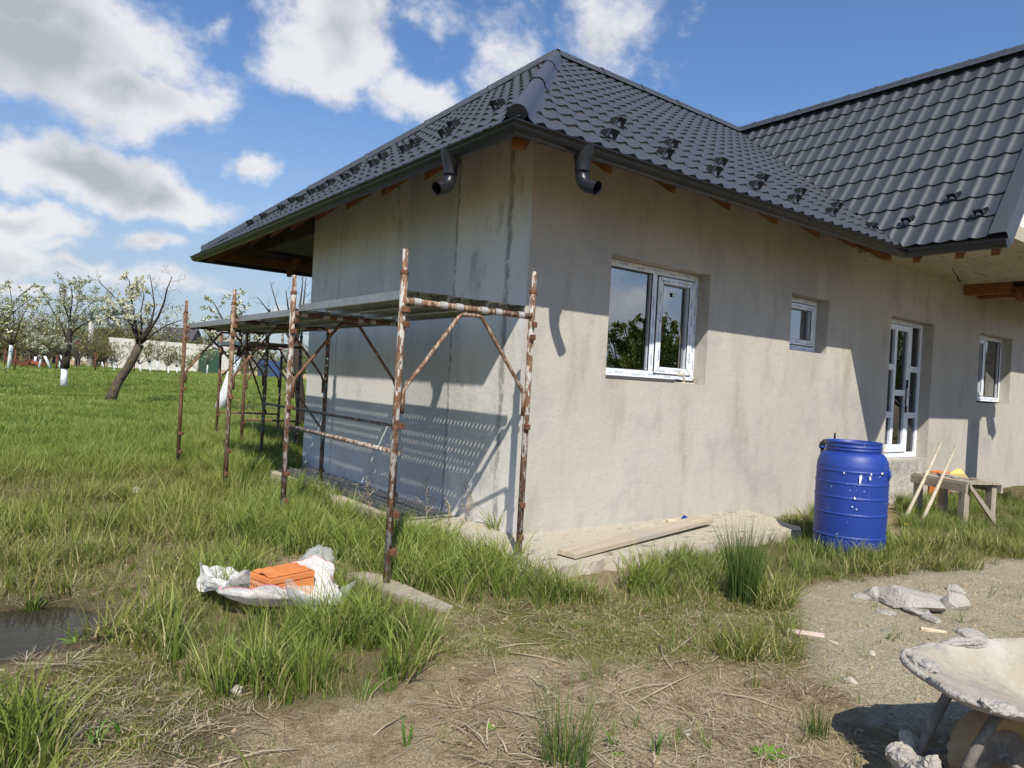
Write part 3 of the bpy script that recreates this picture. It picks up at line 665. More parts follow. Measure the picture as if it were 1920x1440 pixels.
ws = put('wall', panel('y', 0, 4.78, -.3, 3.45, [], 0, .34, .34), 'plaster_side', house); tag(ws, 'grey patched plaster side wall')
mb = MB(); mb.box((.002, 4.44, -.3), (3.3, 4.776, 3.45)); mb.box((3.3, 4.44, -.3), (3.62, 7.0, 3.45)); mb.box((3.62, 6.66, -.3), (14, 7.0, 3.45)); mb.box((13.7, .34, -.3), (14, 6.66, 3.45))
put('wall', mb, 'plaster_inner', house)
mb = MB(); mb.box((.34, .34, 2.75), (13.7, 4.44, 2.95)); put('ceiling', mb, 'plaster_inner', house)
mb = MB(); mb.box((.34, .34, .2), (13.7, 4.44, .42)); put('floor', mb, 'floor_screed', house)
for px_ in (3.1, 5.4, 8.6):
    mb = MB(); mb.box((px_, .345, .42), (px_+.15, 4.44, 2.75)); put('partition', mb, 'plaster_inner', house)
# terrace ceiling and beam on the far side
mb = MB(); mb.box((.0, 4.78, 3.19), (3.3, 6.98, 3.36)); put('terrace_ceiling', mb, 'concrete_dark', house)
mb = MB(); mb.box((-.06, 4.785, 3.14), (-.004, 7.05, 3.50)); mb.box((-.06, 7.052, 3.14), (3.3, 7.1, 3.50)); put('ring_beam', mb, 'dark_wood', house)
# --- windows
def text_mesh(body, size):
    cu = bpy.data.curves.new('t', 'FONT'); cu.body = body; cu.size = size; cu.resolution_u = 1
    ob = bpy.data.objects.new('t', cu); COL.objects.link(ob); dg = bpy.context.evaluated_depsgraph_get()
    me = bpy.data.meshes.new_from_object(ob.evaluated_get(dg)); V = [tuple(v.co) for v in me.vertices]; F = [tuple(p.vertices) for p in me.polygons]
    bpy.data.objects.remove(ob); bpy.data.curves.remove(cu); bpy.data.meshes.remove(me); return np.array(V), F
TXT = text_mesh('GEALAN', .030); TXT2 = text_mesh('S 8000', .016)
def lettering(parent, bars, y):
    mb = MB(); rr = random.Random(2)
    for (x0, x1, z0, z1, mode) in bars:
        if mode == 'h' or mode == 'hu':
            x = x0+.03; k = 0
            while x < x1-.13:
                for T, dx, dz in ((TXT, 0, (.018 if k % 2 else .006)), (TXT2, .145, .012)):
                    V = T[0].copy(); 
                    if mode == 'hu': V[:, 0] = V[:, 0].max()-V[:, 0]; V[:, 1] = .021-V[:, 1]
                    if x+dx+V[:, 0].max() > x1: continue
                    mb.add([(x+dx+a, y, z0+dz+b) for a, b, c in V], T[1])
                x += .235; k += 1
        else:
            z = z0+.04; k = 0
            while z < z1-.15:
                V = TXT[0]; mb.add([(x0+.044-(.012 if k % 2 else 0)-b, y, z+a) for a, b, c in V], TXT[1]); z += .19; k += 1
    return tag(put('film_lettering', mb, 'print_blue', parent), kind='stuff')
def rect_frame(mb, x0, x1, z0, z1, wd, y0, y1, wb=None):
    wb = wb or wd
    mb.bbox((x0, y0, z0), (x1, y1, z0+wb), .005); mb.bbox((x0, y0, z1-wd), (x1, y1, z1), .005)
    mb.bbox((x0, y0+.001, z0+wb), (x0+wd, y1, z1-wd), .005); mb.bbox((x1-wd, y0+.001, z0+wb), (x1, y1, z1-wd), .005)
def pane(parent, x0, x1, z0, z1, y, m_='glazing'):
    mb = MB(); mb.box((x0, y, z0), (x1, y+.004, z1)); return put('pane', mb.mesh('pane', m_), None, parent)
def gask(mb, x0, x1, z0, z1, y, g=.008):
    for b in (((x0, y, z0), (x1, y+.01, z0+g)), ((x0, y, z1-g), (x1, y+.01, z1)), ((x0, y+.0005, z0+g), (x0+g, y+.01, z1-g)), ((x1-g, y+.0005, z0+g), (x1, y+.01, z1-g))): mb.box(*b)
def gk(*a): return tag(put(*a), kind='stuff')
def mitre(mb, x, z, dx, dz, y, L):
    n = Vector((-dz, 0, dx)).normalized()*.0025; a = Vector((x, y, z)); b = a+Vector((dx, 0, dz)).normalized()*L
    mb.add([a-n, b-n, b+n, a+n], [(0, 1, 2, 3)])
YF = .155
def sash(win, x0, x1, z0, z1, wd=.068):
    s = MB(); rect_frame(s, x0, x1, z0, z1, wd, YF-.016, YF+.06); so_ = put('sash', s, 'pvc_white', win)
    g = MB(); gask(g, x0-.009, x1+.009, z0-.009, z1+.009, YF-.004); gask(g, x0+wd-.004, x1-wd+.004, z0+wd-.004, z1-wd+.004, YF-.013, .006)
    for cx, cz, dx, dz in ((x0, z0, 1, 1), (x1, z0, -1, 1), (x0, z1, 1, -1), (x1, z1, -1, -1)): mitre(g, cx, cz, dx, dz, YF-.0175, wd*1.38)
    gk('gasket', g, 'gasket', win); pane(win, x0+wd, x1-wd, z0+wd, z1-wd, YF+.03)
# big window
mb = MB(); x0, x1, z0, z1 = W1; rect_frame(mb, x0, x1, z0+.035, z1-.004, .068, YF, YF+.075, .075); mb.bbox((1.70, YF+.001, z0+.11), (1.775, YF+.07, z1-.072), .005)
w1 = put('window', mb, 'pvc_white', house); tag(w1, 'large window with one fixed and one opening pane')
sash(w1, 1.785, x1-.078, z0+.088, z1-.084)
g = MB(); gask(g, x0+.066, 1.702, z0+.108, z1-.07, YF-.001, .007); mitre(g, x1, z1-.004, -1, -1, YF-.0015, .095); mitre(g, x1, z0+.035, -1, 1, YF-.0015, .1); gk('gasket', g, 'gasket', w1)
pane(w1, x0+.068, 1.70, z0+.11, z1-.072, YF+.035)
mb = MB(); mb.bbox((x0, YF-.004, z0+.004), (x1, YF+.06, z0+.034), .003); put('sill_profile', mb, 'roof_grey', w1)
for b_ in (((1.06, YF+.032, 1.60), (1.15, YF+.0335, 1.645)), ((2.02, YF+.012, 2.24), (2.09, YF+.0135, 2.28))):
    mb = MB(); mb.box(*b_); put('sticker', mb, 'sticker', w1)
lettering(w1, [(x0, x1, z1-.06, z1, 'hu'), (x0, x1, z0+.045, z0+.1, 'h'), (1.705, 1.77, z0+.12, z1-.08, 'v'), (x1-.062, x1, z0+.1, z1-.08, 'v')], YF-.0012)
lettering(w1, [(1.80, x1-.09, z1-.143, z1-.09, 'hu'), (1.80, x1-.09, z0+.10, z0+.15, 'h'), (1.79, 1.85, z0+.17, z1-.17, 'v'), (x1-.14, x1-.08, z0+.17, z1-.17, 'v')], YF-.0175)
for b_ in (((2.33, YF-.003, z1-.055), (2.375, YF-.001, z1-.02)), ((2.17, YF-.019, z1-.14), (2.215, YF-.017, z1-.105)), ((1.80, YF-.019, 2.16), (1.82, YF-.017, 2.26))):
    mb = MB(); mb.box(*b_); put('tape', mb, 'tape_cream', w1)
mb = MB(); mb.tube([(2.18, .09, z0+.01), (2.18, .09, z0+.075), (2.165, .09, z0+.095), (2.09, .088, z0+.10)], [.012, .012, .02, .022], 8); mb.box((2.07, .03, z0+.002), (2.27, .12, z0+.012)); put('anchor_bracket', mb, 'foam', w1)
# small window
mb = MB(); x0, x1, z0, z1 = W2; rect_frame(mb, x0, x1, z0+.02, z1-.004, .06, YF, YF+.075); w2 = put('window', mb, 'pvc_white', house); tag(w2, 'small square window')
sash(w2, x0+.07, x1-.07, z0+.088, z1-.074); lettering(w2, [(x0, x1, z1-.055, z1, 'hu'), (x0, x1, z0+.026, z0+.08, 'h')], YF-.0012); lettering(w2, [(x0+.07, x1-.08, z0+.095, z0+.15, 'h'), (x0+.07, x1-.08, z1-.135, z1-.08, 'hu')], YF-.0175)
# right window
mb = MB(); x0, x1, z0, z1 = W3; rect_frame(mb, x0, x1, z0+.03, z1-.004, .066, YF, YF+.075, .08); mb.bbox((10.02, YF+.001, z0+.11), (10.09, YF+.07, z1-.07), .005); w3 = put('window', mb, 'pvc_white', house); tag(w3, 'right hand window beyond the door')
sash(w3, x0+.075, 10.01, z0+.118, z1-.078); pane(w3, 10.09, x1-.066, z0+.11, z1-.07, YF+.035); g = MB(); gask(g, 10.088, x1-.064, z0+.108, z1-.068, YF-.001, .007); gk('gasket', g, 'gasket', w3)
lettering(w3, [(x0, x1, z1-.06, z1, 'hu'), (x0, x1, z0+.045, z0+.1, 'h')], YF-.0012)
# door: leaf and glazed side panel
mb = MB(); x0, x1, z0, z1 = DR; rect_frame(mb, x0, x1, z0+.004, z1-.004, .062, YF, YF+.075, .075); mb.bbox((7.29, YF+.001, z0+.08), (7.365, YF+.07, z1-.07), .005)
for zz in (1.06, 1.74): mb.bbox((7.365, YF+.003, zz), (x1-.062, YF+.06, zz+.085), .004)
door = put('door', mb, 'pvc_white', house); tag(door, 'glazed white door with a narrow side panel')
mb = MB(); a, b = x0+.07, 7.28; rect_frame(mb, a, b, z0+.085, z1-.075, .08, YF-.018, YF+.055, .11); mb.bbox((6.80, YF-.017, z0+.195), (6.875, YF+.05, z1-.155), .004)
for zz in (1.06, 1.74): mb.bbox((a+.08, YF-.016, zz), (6.80, YF+.05, zz+.085), .004)
mb.bbox((6.875, YF-.016, 1.38), (b-.08, YF+.05, 1.465), .004)
leaf = put('door_leaf', mb, 'pvc_white', door)
g = MB(); gask(g, a-.009, b+.012, z0+.078, z1-.066, YF-.004, .012); g.box((b-.079, YF-.0195, 1.14), (b-.004, YF-.0182, 1.62)); gk('gasket', g, 'gasket', door)
for q in ((a+.08, 6.80, z0+.195, z1-.155), (6.875, b-.08, z0+.195, z1-.155)): pane(door, *q, YF+.02, 'glazing_dim_room')
pane(door, 7.365, x1-.062, z0+.08, z1-.07, YF+.03, 'glazing_dim_room')
mb = MB(); mb.bbox((b-.055, YF-.03, 1.24), (b-.025, YF-.02, 1.5), .003); mb.tube([(b-.04, YF-.03, 1.40), (b-.04, YF-.065, 1.40), (b-.15, YF-.07, 1.40)], .009, 8); put('handle', mb, 'steel', door)
lettering(door, [(x0, x1, z1-.055, z1, 'hu')], YF-.0012)
rr = random.Random(4)
# rough threshold below the door
mb = MB(); P = np.zeros((7, 26, 3))
for i in range(7):
    for j in range(26):
        P[i, j] = (6.33+j*.05, -.012-.05*rr.random()-.05*(i < 4)-.04*(i < 2), -.25+i*.118)
mb.grid(P); put('door_plinth', mb, 'mortar', house)
# apron slab round the corner
mb = MB(); rr = random.Random(8)
def slab_edge(p0, p1, n):
    o = []
    for k in range(n):
        q = k/n; o.append((p0[0]+(p1[0]-p0[0])*q+rr.uniform(-.035, .035), p0[1]+(p1[1]-p0[1])*q+rr.uniform(-.035, .035)))
    return o
pol = slab_edge((-.62, -.95), (2.9, -.90), 40)+slab_edge((2.95, -.8), (3.3, -.02), 8)+[(3.3, .1), (.1, .1), (.1, 4.45)]+slab_edge((-.05, 4.42), (-.62, 4.3), 8)+slab_edge((-.64, 4.25), (-.62, -.90), 50)
mb.prism(pol, -.32, -.002); put('apron_slab', mb, 'concrete_slab', house)
mb = MB()   # mortar droppings along the wall foot
for k in range(150):
    a = rr.uniform(.05, 3.1); q = (a, -rr.random()**2*.3-.015) if k % 3 else (-rr.random()**2*.25-.015, rr.uniform(.2, 4.2))
    s = rr.uniform(.006, .03); mb.add([(q[0]-s, q[1]-s*.7, -.003), (q[0]+s, q[1]-s*.5, -.003), (q[0]+s*.6, q[1]+s*.8, -.003), (q[0]-s*.8, q[1]+s*.6, -.003), (q[0]+s*.1, q[1], s*.7)], [(0, 1, 4), (1, 2, 4), (2, 3, 4), (3, 0, 4)])
tag(put('mortar_droppings', mb, 'mortar', house), kind='stuff')

# ---------------------------------------------------------------- roof
ZE, ZR, YR, XA = 3.08, 5.9, 3.15, 2.75          # eave and ridge heights, ridge line, hip apex
EV = .74; YF2 = 7.72; PX0, PXR, PY = 4.9, 7.0, -1.82; PX1 = 2*PXR-PX0; XE = 14.6
TU, TV, TA, TS = .185, .35, .025, .019
faces = {   # eave origin, u, run (plan), rise, plan polygon (counter-clockwise)
 'front': ((-EV, -EV, ZE), (1, 0, 0), (0, 1, 0), (YR+EV), [(-EV, -EV), (PX0, -EV), (PXR, YR), (XA, YR)]),
 'side': ((-EV, YF2, ZE), (0, -1, 0), (1, 0, 0), (XA+EV), [(-EV, -EV), (XA, YR), (-EV, YF2)]),
 'porch': ((PX0, YR+.02, ZE), (0, -1, 0), (1, 0, 0), (PXR-PX0), [(PX0, PY), (PXR, PY), (PXR, YR), (PX0, -EV)]),
 'porch_right': ((PX1, PY, ZE), (0, 1, 0), (-1, 0, 0), (PX1-PXR), [(PXR, PY), (PX1, PY), (PX1, -EV), (PXR, YR)]),
 'front_right': ((PXR, -EV, ZE), (1, 0, 0), (0, 1, 0), (YR+EV), [(PX1, -EV), (XE, -EV), (XE, YR), (PXR, YR)]),
 'back': ((XE, YF2, ZE), (-1, 0, 0), (0, -1, 0), (YF2-YR), [(-EV, YF2), (XA, YR), (XE, YR), (XE, YF2)])}
def basis(f):
    o, u, r, run, poly = faces[f]; rise = ZR-ZE; L = math.hypot(run, rise)
    v = np.array([r[0]*run/L, r[1]*run/L, rise/L]); u = np.array(u, float); n = np.cross(u, v)
    return np.array(o), u, v, n, L, poly
def tile_cell():
    V = []; F = []; S = []; nu = 12
    us = np.linspace(-.5, .5, nu+1); wu = us-.075*(np.cos(2*np.pi*us)+1); h = TA*((1+np.cos(2*np.pi*wu))/2)**1.3
    for q, (vv, dz) in enumerate(((0, TS), (TV*.5, TS*.5), (TV+.012, -.0008))):
        for k in range(nu+1): V.append((us[k]*TU, vv, h[k]+dz))
    for q in range(2):
        for k in range(nu): F.append((q*(nu+1)+k, q*(nu+1)+k+1, (q+1)*(nu+1)+k+1, (q+1)*(nu+1)+k)); S.append(True)
    o = len(V)
    for dz in (TS, -.004):
        for k in range(nu+1): V.append((us[k]*TU, 0 if dz == TS else .004, h[k]+dz))
    for k in range(nu): F.append((o+nu+1+k, o+nu+2+k, o+k+1, o+k)); S.append(False)
    return np.array(V), F, S
TVt, TF, TSm = tile_cell()
mt = MB(); mt.add(TVt, TF); mt.sm = list(TSm); tile_me = mt.mesh('tile', 'roof_metal')
roof_bm = bmesh.new(); cand_t = []; cells = []
def inside(poly, p):
    for (a, b), (c, d) in zip(poly, poly[1:]+poly[:1]):
        if (c-a)*(p[1]-b)-(d-b)*(p[0]-a) < -1e-4: return False
    return True
for f in faces:
    o, u, v, n, L, poly = basis(f); us = [(np.array([*p, 0])-np.array([o[0], o[1], 0])) @ u for p in poly]
    i0, i1 = int(math.floor(min(us)/TU))-1, int(math.ceil(max(us)/TU))+1
    for j in range(int(math.ceil(L/TV))):
        for i in range(i0, i1+1):
            pos = o+u*(i*TU)+v*(j*TV)
            cs = [pos+u*(s*TU*.5)+v*(q*TV) for s in (-1, 1) for q in (0, 1.04)]
            ins = [inside(poly, c) for c in cs]
            full = all(ins)
            mid = inside(poly, pos+v*TV*.5)
            if not (any(ins) or mid): continue
            ok = full and f in ('front', 'side', 'porch')
            sc = -1
            if ok:
                p = proj(np.array([c for c in cs])); 
                if (p[:, 2] > 0).all() and (p[:, 0] > 0).all() and (p[:, 0] < W0).all() and (p[:, 1] > 0).all():
                    q = p[[0, 2, 3, 1], :2]; sc = abs(sum(q[k][0]*q[(k+1) % 4][1]-q[(k+1) % 4][0]*q[k][1] for k in range(4)))/2
                    if (n @ (CAM-pos)) <= 0: sc = -1
            cells.append((sc, f, pos, u, v, n))
cells.sort(key=lambda c: -c[0])
underlay = MB()
for f in faces:
    o, u, v, n, L, poly = basis(f); top = []; bot = []
    for p in poly:
        r = (np.array([*p, 0])-np.array([o[0], o[1], 0])); q = (r @ np.array(faces[f][2])); z = ZE+(ZR-ZE)*q/faces[f][3]
        top.append((p[0], p[1], z-.012)); bot.append((p[0], p[1], z-.045))
    m_ = len(poly); underlay.add(top+bot, [tuple(range(m_)), tuple(range(m_, 2*m_))[::-1]]+[(i, m_+i, m_+(i+1) % m_, (i+1) % m_) for i in range(m_)])
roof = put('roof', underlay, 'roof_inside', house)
for sc, f, pos, u, v, n in cells[:290]:
    jt = np.random.RandomState(abs(hash((round(pos[0]*50), round(pos[1]*50)))) % 99999).normal(0, 1, 3); pos = pos+n*jt[0]*.0007; v = v+n*jt[1]*.0016; u = u+n*jt[2]*.002; o = put('tile', tile_me, None, roof); o.matrix_local = Matrix(((u[0], v[0], n[0], pos[0]), (u[1], v[1], n[1], pos[1]), (u[2], v[2], n[2], pos[2]), (0, 0, 0, 1)))
rest = bmesh.new()
for f in faces:
    bm = bmesh.new()
    for sc, g, pos, u, v, n in cells[290:]:
        if g != f: continue
        vs = [bm.verts.new(tuple(pos+u*p[0]+v*p[1]+n*p[2])) for p in TVt]
        for q, s in zip(TF, TSm):
            fc = bm.faces.new([vs[k] for k in q]); fc.smooth = s
    poly = faces[f][4]
    for (a, b), (c, d) in zip(poly, poly[1:]+poly[:1]):
        nn = Vector((d-b, -(c-a), 0)).normalized()
        if abs(c-a)+abs(d-b) < 1e-6: continue
        off = nn*.004
        if f in ('front', 'side') and abs(a-c) > .01 and abs(b-d) > .01: pass
        eave = (f == 'front' and b == d == -EV) or (f == 'side' and a == c == -EV) or (f.startswith('porch') and a == c and a in (PX0, PX1)) or (f == 'front_right' and b == d == -EV) or (f == 'back' and b == d == YF2)
        if eave: continue
        bmesh.ops.bisect_plane(bm, geom=bm.verts[:]+bm.edges[:]+bm.faces[:], plane_co=Vector((a, b, 0))+off, plane_no=nn, clear_outer=True)
    me = bpy.data.meshes.new('x'); bm.to_mesh(me); bm.free(); rest.from_mesh(me); bpy.data.meshes.remove(me)
me = bpy.data.meshes.new('roof_tiling'); rest.to_mesh(me); rest.free(); me.materials.append(MATS['roof_metal'])
tag(put('roof_tiling', me, None, roof), kind='stuff')
# ridge and hip caps
def cap_mesh(L, r=.085, nx=None):
    mb = MB(); k = max(2, int(L/.02)); P = []
    for i in range(k+1):
        x = L*i/k; rr_ = r+.0025*max(0, math.sin(x*2*math.pi/.13))**2+.006*(1-x/L)+(.005 if x < .025 else 0); row = []
        row.append((x, -rr_-.055, -.055))
        for a in range(13):
            g = math.pi*a/12; row.append((x, -rr_*math.cos(g), rr_*1.02*math.sin(g)-.005))
        row.append((x, rr_+.055, -.055)); P.append(row)
    mb.grid(P); return mb.mesh('ridge_cap', 'roof_metal')
def caps(p0, p1, piece, lift=.02, r=.085):
    p0 = np.array(p0, float); p1 = np.array(p1, float); d = p1-p0; L = np.linalg.norm(d); d /= L; n = max(1, round(L/piece)); l = L/n
    me = cap_mesh(l+.03, r); up = np.array([0, 0, 1.])-d*d[2]; up /= np.linalg.norm(up); y = np.cross(up, d)
    for k in range(n):
        q = p0+d*(l*k)+up*(lift+.002*k % .003); o = put('ridge_cap', me, None, roof)
        o.matrix_local = Matrix(((d[0], y[0], up[0], q[0]), (d[1], y[1], up[1], q[1]), (d[2], y[2], up[2], q[2]), (0, 0, 0, 1)))
    return p0, d, up
hp, hd, hu = caps((-EV+.0, -EV+.01, ZE+.01), (XA, YR, ZR), 1.9, .018, .072)
caps((-EV+.05, YF2-.06, ZE+.04), (XA, YR, ZR), 1.1, .02)
caps((XA, YR, ZR), (PXR, YR, ZR), .85); caps((PXR, YR, ZR), (XE, YR, ZR), 1.1); caps((PXR, PY, ZR), (PXR, YR+.05, ZR), .42, .02, .075)
mb = MB(); yv = np.cross(hu, hd); q0 = hp-hd*.004+hu*.03; ring = [q0-hu*.05]+[q0+yv*(-.077*math.cos(math.pi*a/12))+hu*(.077*math.sin(math.pi*a/12)) for a in range(13)]
mb.add(ring, [(0, a+1, a+2) for a in range(12)]); put('ridge_end_cap', mb, 'gutter_metal', roof)
# verge flashing on the porch gable
o, u, v, n, L, poly = basis('porch')
def verge(x0, sgn):
    mb = MB(); e = np.array([x0-sgn*.03, PY, ZE]); t_ = np.array([PXR, PY, ZR]); nn = np.cross(t_-e, np.array([0, 1, 0])); nn = nn/np.linalg.norm(nn); nn = nn if nn[2] > 0 else -nn; yy = np.array([0, 1., 0])
    pr = [(.16, .022), (.15, .055), (-.012, .06), (-.018, .045), (-.02, -.14), (-.012, -.14)]
    mb.grid([[e+yy*a+nn*b for a, b in pr], [t_+yy*a+nn*b for a, b in pr]], False); put('verge_flashing', mb, 'roof_metal', roof)
verge(PX0, 1); verge(PX1, -1)
# valley flashing
mb = MB()
for q in ((PX0, 1), ):
    a = np.array([PX0, -EV, ZE+.012]); b = np.array([PXR, YR, ZR+.012]); s = np.array([.05, -.03, .012])
    mb.add([a-s*[1, 1, -1], a+s, b+s, b-s*[1, 1, -1]], [(0, 1, 2, 3)])
put('valley_flashing', mb, 'gutter_metal', roof)
# snow guards
def guard_mesh():
    mb = MB(); N_ = 12; us = np.linspace(-.062, .062, N_+1); h = .105; P0 = []; P1 = []
    for a in us:
        ar = .05*math.sqrt(max(0, 1-((a+.012)/.034)**2)); P0.append((a, .012*math.cos(a*25), max(ar, .004))); P1.append((a, .012*math.cos(a*25)-.004, h))
    mb.grid([P0, P1]); mb.add([(.062, .012, .004), (.062, .008, h), (.10, .075, .075), (.105, .08, .015)], [(0, 1, 2, 3)]); mb.add([(-.062, .012, .004), (-.062, .008, h), (-.10, .075, .05), (-.105, .08, .005)], [(0, 1, 2, 3)])
    mb.add([(-.062, .012, .006), (-.03, .012, .006), (-.03, -.05, -.012), (-.062, -.05, -.012)], [(0, 1, 2, 3)])
    b2 = MB(); b2.v = [(x, y+.0025, z) for x, y, z in mb.v]; mb.add(b2.v, [f[::-1] for f in mb.f]); return mb.mesh('snow_guard', 'gutter_metal')
GM = guard_mesh(); [setattr(v, 'co', v.co*.80) for v in GM.vertices]
def guard(f, uu, vv):
    o, u, v, n, L, poly = basis(f); q = o+u*uu+v*vv+n*.03
    if not (inside(poly, q+u*.16) and inside(poly, q-u*.16) and inside(poly, q+v*.14)): return
    g = put('snow_guard', GM, None, roof)
    g.matrix_local = Matrix(((u[0], v[0], n[0], q[0]), (u[1], v[1], n[1], q[1]), (u[2], v[2], n[2], q[2]), (0, 0, 0, 1)))
def roof_uv(f, x, y):
    o, u, v, n, L, poly = basis(f); d = ray(x, y); p = CAM+d*((o-CAM) @ n)/(d @ n); return (p-o) @ u, (p-o) @ v
for x, y in ((1142, 268), (1158, 243), (1246, 302), (1258, 283), (1338, 334), (1350, 316), (1416, 360), (1428, 345), (1488, 384), (1499, 370), (1558, 408), (1568, 396), (1632, 434)): guard('front', *roof_uv('front', x, y))
for x, y in ((934, 212), (836, 264), (852, 248), (780, 280), (762, 292), (720, 305), (702, 318), (667, 330), (649, 343), (622, 352), (604, 364), (585, 370), (565, 384), (549, 385), (530, 399), (517, 398), (496, 414), (486, 410), (470, 426), (445, 436)): guard('side', *roof_uv('side', x, y))
for x, y in ((1702, 422), (1788, 378), (1838, 408)): guard('porch', *roof_uv('porch', x, y))
# gutters
GR = .068; GB = 3.02
prof = [(.075*1.0*0+GR+.012, .014), (GR+.014, .004)]+[(GR*math.cos(g), GR*math.sin(g)) for g in np.linspace(0, -math.pi, 13)]+[(-GR, .03)]
prof = [(p[0], p[1]+GB) for p in prof]; GO = .80
def gut(fn, name='gutter'):
    mb = MB(); a = [fn(q, z, 0) for q, z in prof]; b = [fn(q, z, 1) for q, z in prof]; mb.grid([a, b])
    ins = [(q*.95, z+.003) for q, z in prof]; mb.grid([[fn(q, z, 1) for q, z in ins], [fn(q, z, 0) for q, z in ins]]); return put(name, mb, 'gutter_metal', house)
gB = gut(lambda q, z, e: (-(GO+q), (7.78+q) if e else -(GO+q), z)); gA = gut(lambda q, z, e: (-(GO+q) if e == 0 else PX0-.04-q, -(GO+q), z))
gP = gut(lambda q, z, e: (PX0-.04-q, -(GO+q) if e == 0 else PY-.03, z)); gF = gut(lambda q, z, e: (-(GO+q) if e == 0 else 5, 7.78+q, z))
mb = MB(); mb.add([(PX0-.04-q, PY-.031, z) for q, z in prof], [tuple(range(len(prof)))]); put('end_cap', mb, 'gutter_metal', gP)
mb = MB(); mb.add([(PX1+.04, -(GO+q), z) for q, z in prof]+[(XE, -(GO+q), z) for q, z in prof], [(i, i+1, len(prof)+i+1, len(prof)+i) for i in range(len(prof)-1)]); put('gutter', mb, 'gutter_metal', house)
def bracket(par, fn, wd=.014):
    mb = MB(); pr = [(q*1.045+(.003 if q > .07 else 0), GB+(z-GB)*1.045) for q, z in prof]; mb.grid([[fn(q, z, 0) for q, z in pr], [fn(q, z, wd) for q, z in pr]]); put('gutter_bracket', mb, 'gutter_metal', par)
for k in range(9):
    x = -.35+k*.62; bracket(gA, lambda q, z, e: (x+e, -(GO+q), z))
for k in range(14):
    y = -.42+k*.62; bracket(gB, lambda q, z, e: (-(GO+q), y+e, z))
for y in (-1.0, -1.06, -1.45): bracket(gP, lambda q, z, e: (PX0-.04-q, y+e, z))
for x in (-.58, -.53): bracket(gA, lambda q, z, e: (x+e, -(GO+q), z), .05)
for y in (-.58, ): bracket(gB, lambda q, z, e: (-(GO+q), y+e, z), .05)
def spout(x, y, out, par):
    z = GB-.045; mb = MB(); mb.lathe([(.085, .05), (.078, 0), (.064, -.05), (.055, -.09), (.055, -.13)], 20, (x, y, z)); ox, oy = out; pts = [(x, y, z-.12), (x, y, z-.15)]
    for a in np.linspace(0, R(72), 9): pts.append((x+ox*.105*(1-math.cos(a)), y+oy*.105*(1-math.cos(a)), z-.15-.105*math.sin(a)))
    e = pts[-1]; c, s = math.sin(R(72)), math.cos(R(72)); pts.append((e[0]+ox*.07*c, e[1]+oy*.07*c, e[2]-.07*s))
    mb.tube(pts, [.051]*len(pts), 20, cap=False); mb.tube(pts[::-1], [.048]*len(pts), 20, cap=False); put('downspout_elbow', mb, 'gutter_metal', par)
spout(float(ony(1093, 300, -.8)[0]), -.8, (.25, -.97), gA); spout(-.8, float(onx(846, 300, -.8)[1]), (-.97, -.2), gB)
# rafter tails
def raft(p_out, p_in, wd=.08, ht=.14):
    a = np.array(p_out, float); b = np.array(p_in, float); d = b-a; s = np.cross(d, [0, 0, 1]); s = s/np.linalg.norm(s)*wd/2; dz = np.array([0, 0, ht])
    mb = MB(); mb.add([a-s-dz, a+s-dz, b+s-dz, b-s-dz, a-s, a+s, b+s, b-s], [(0, 3, 2, 1), (4, 5, 6, 7), (0, 1, 5, 4), (1, 2, 6, 5), (2, 3, 7, 6), (3, 0, 4, 7)]); put('rafter', mb, 'rafter_wood', house)
sA = (ZR-ZE)/(YR+EV); sB = (ZR-ZE)/(XA+EV); sP = (ZR-ZE)/(PXR-PX0)
def zA(y): return ZE+(y+EV)*sA-.05
def zB(x): return ZE+(x+EV)*sB-.05
for x in (.22, .98, 1.74, 2.5, 3.26, 4.02, 4.6, 9.9, 10.7): raft((x, -.66, zA(-.66)), (x, min(.6, x-.12), zA(min(.6, x-.12))))
for y in (.62, 1.42, 2.22, 3.02, 3.82, 4.55, 5.35, 6.15, 6.95): raft((-.66, y, zB(-.66)), (.5, y, zB(.5)))
raft((-.67, -.67, zA(-.67)-.01), (.4, .5, zA(.45)-.02), .10, .16); raft((-.64, 7.62, zB(-.64)), (.6, 6.2, zB(.6)-.05), .10, .16)
for x in (.7, 1.6, 2.5): raft((x, 7.66, ZE-.05), (x, 6.6, ZE+.62))
raft((4.86+.1, -.9, ZE-.04), (5.6, -.9, ZE+.7)); raft((4.86+.1, -1.35, ZE-.04), (5.6, -1.35, ZE+.7)); raft((4.86+.1, -1.7, ZE-.04), (5.6, -1.7, ZE+.7)); raft((4.7, -.7, ZE-.03), (5.5, .3, ZE+.5))
mb = MB(); mb.box((8.72, -.72, 2.90), (XE, -.68, 3.05)); mb.box((8.9, -1.75, 2.98), (9.06, -.1, 3.13)); mb.box((8.66, -.62, 3.02), (8.82, .0, 3.19)); put('fascia_board', mb, 'rafter_wood', house)
mb = MB(); mb.box((8.3, -1.5, 2.97), (9.3, -1.35, 3.12)); put('fascia_board', mb, 'rafter_wood', house)
mb = MB(); mb.box((-.66, 7.55, 3.0), (3.2, 7.6, 3.14)); put('fascia_board', mb, 'rafter_wood', house)
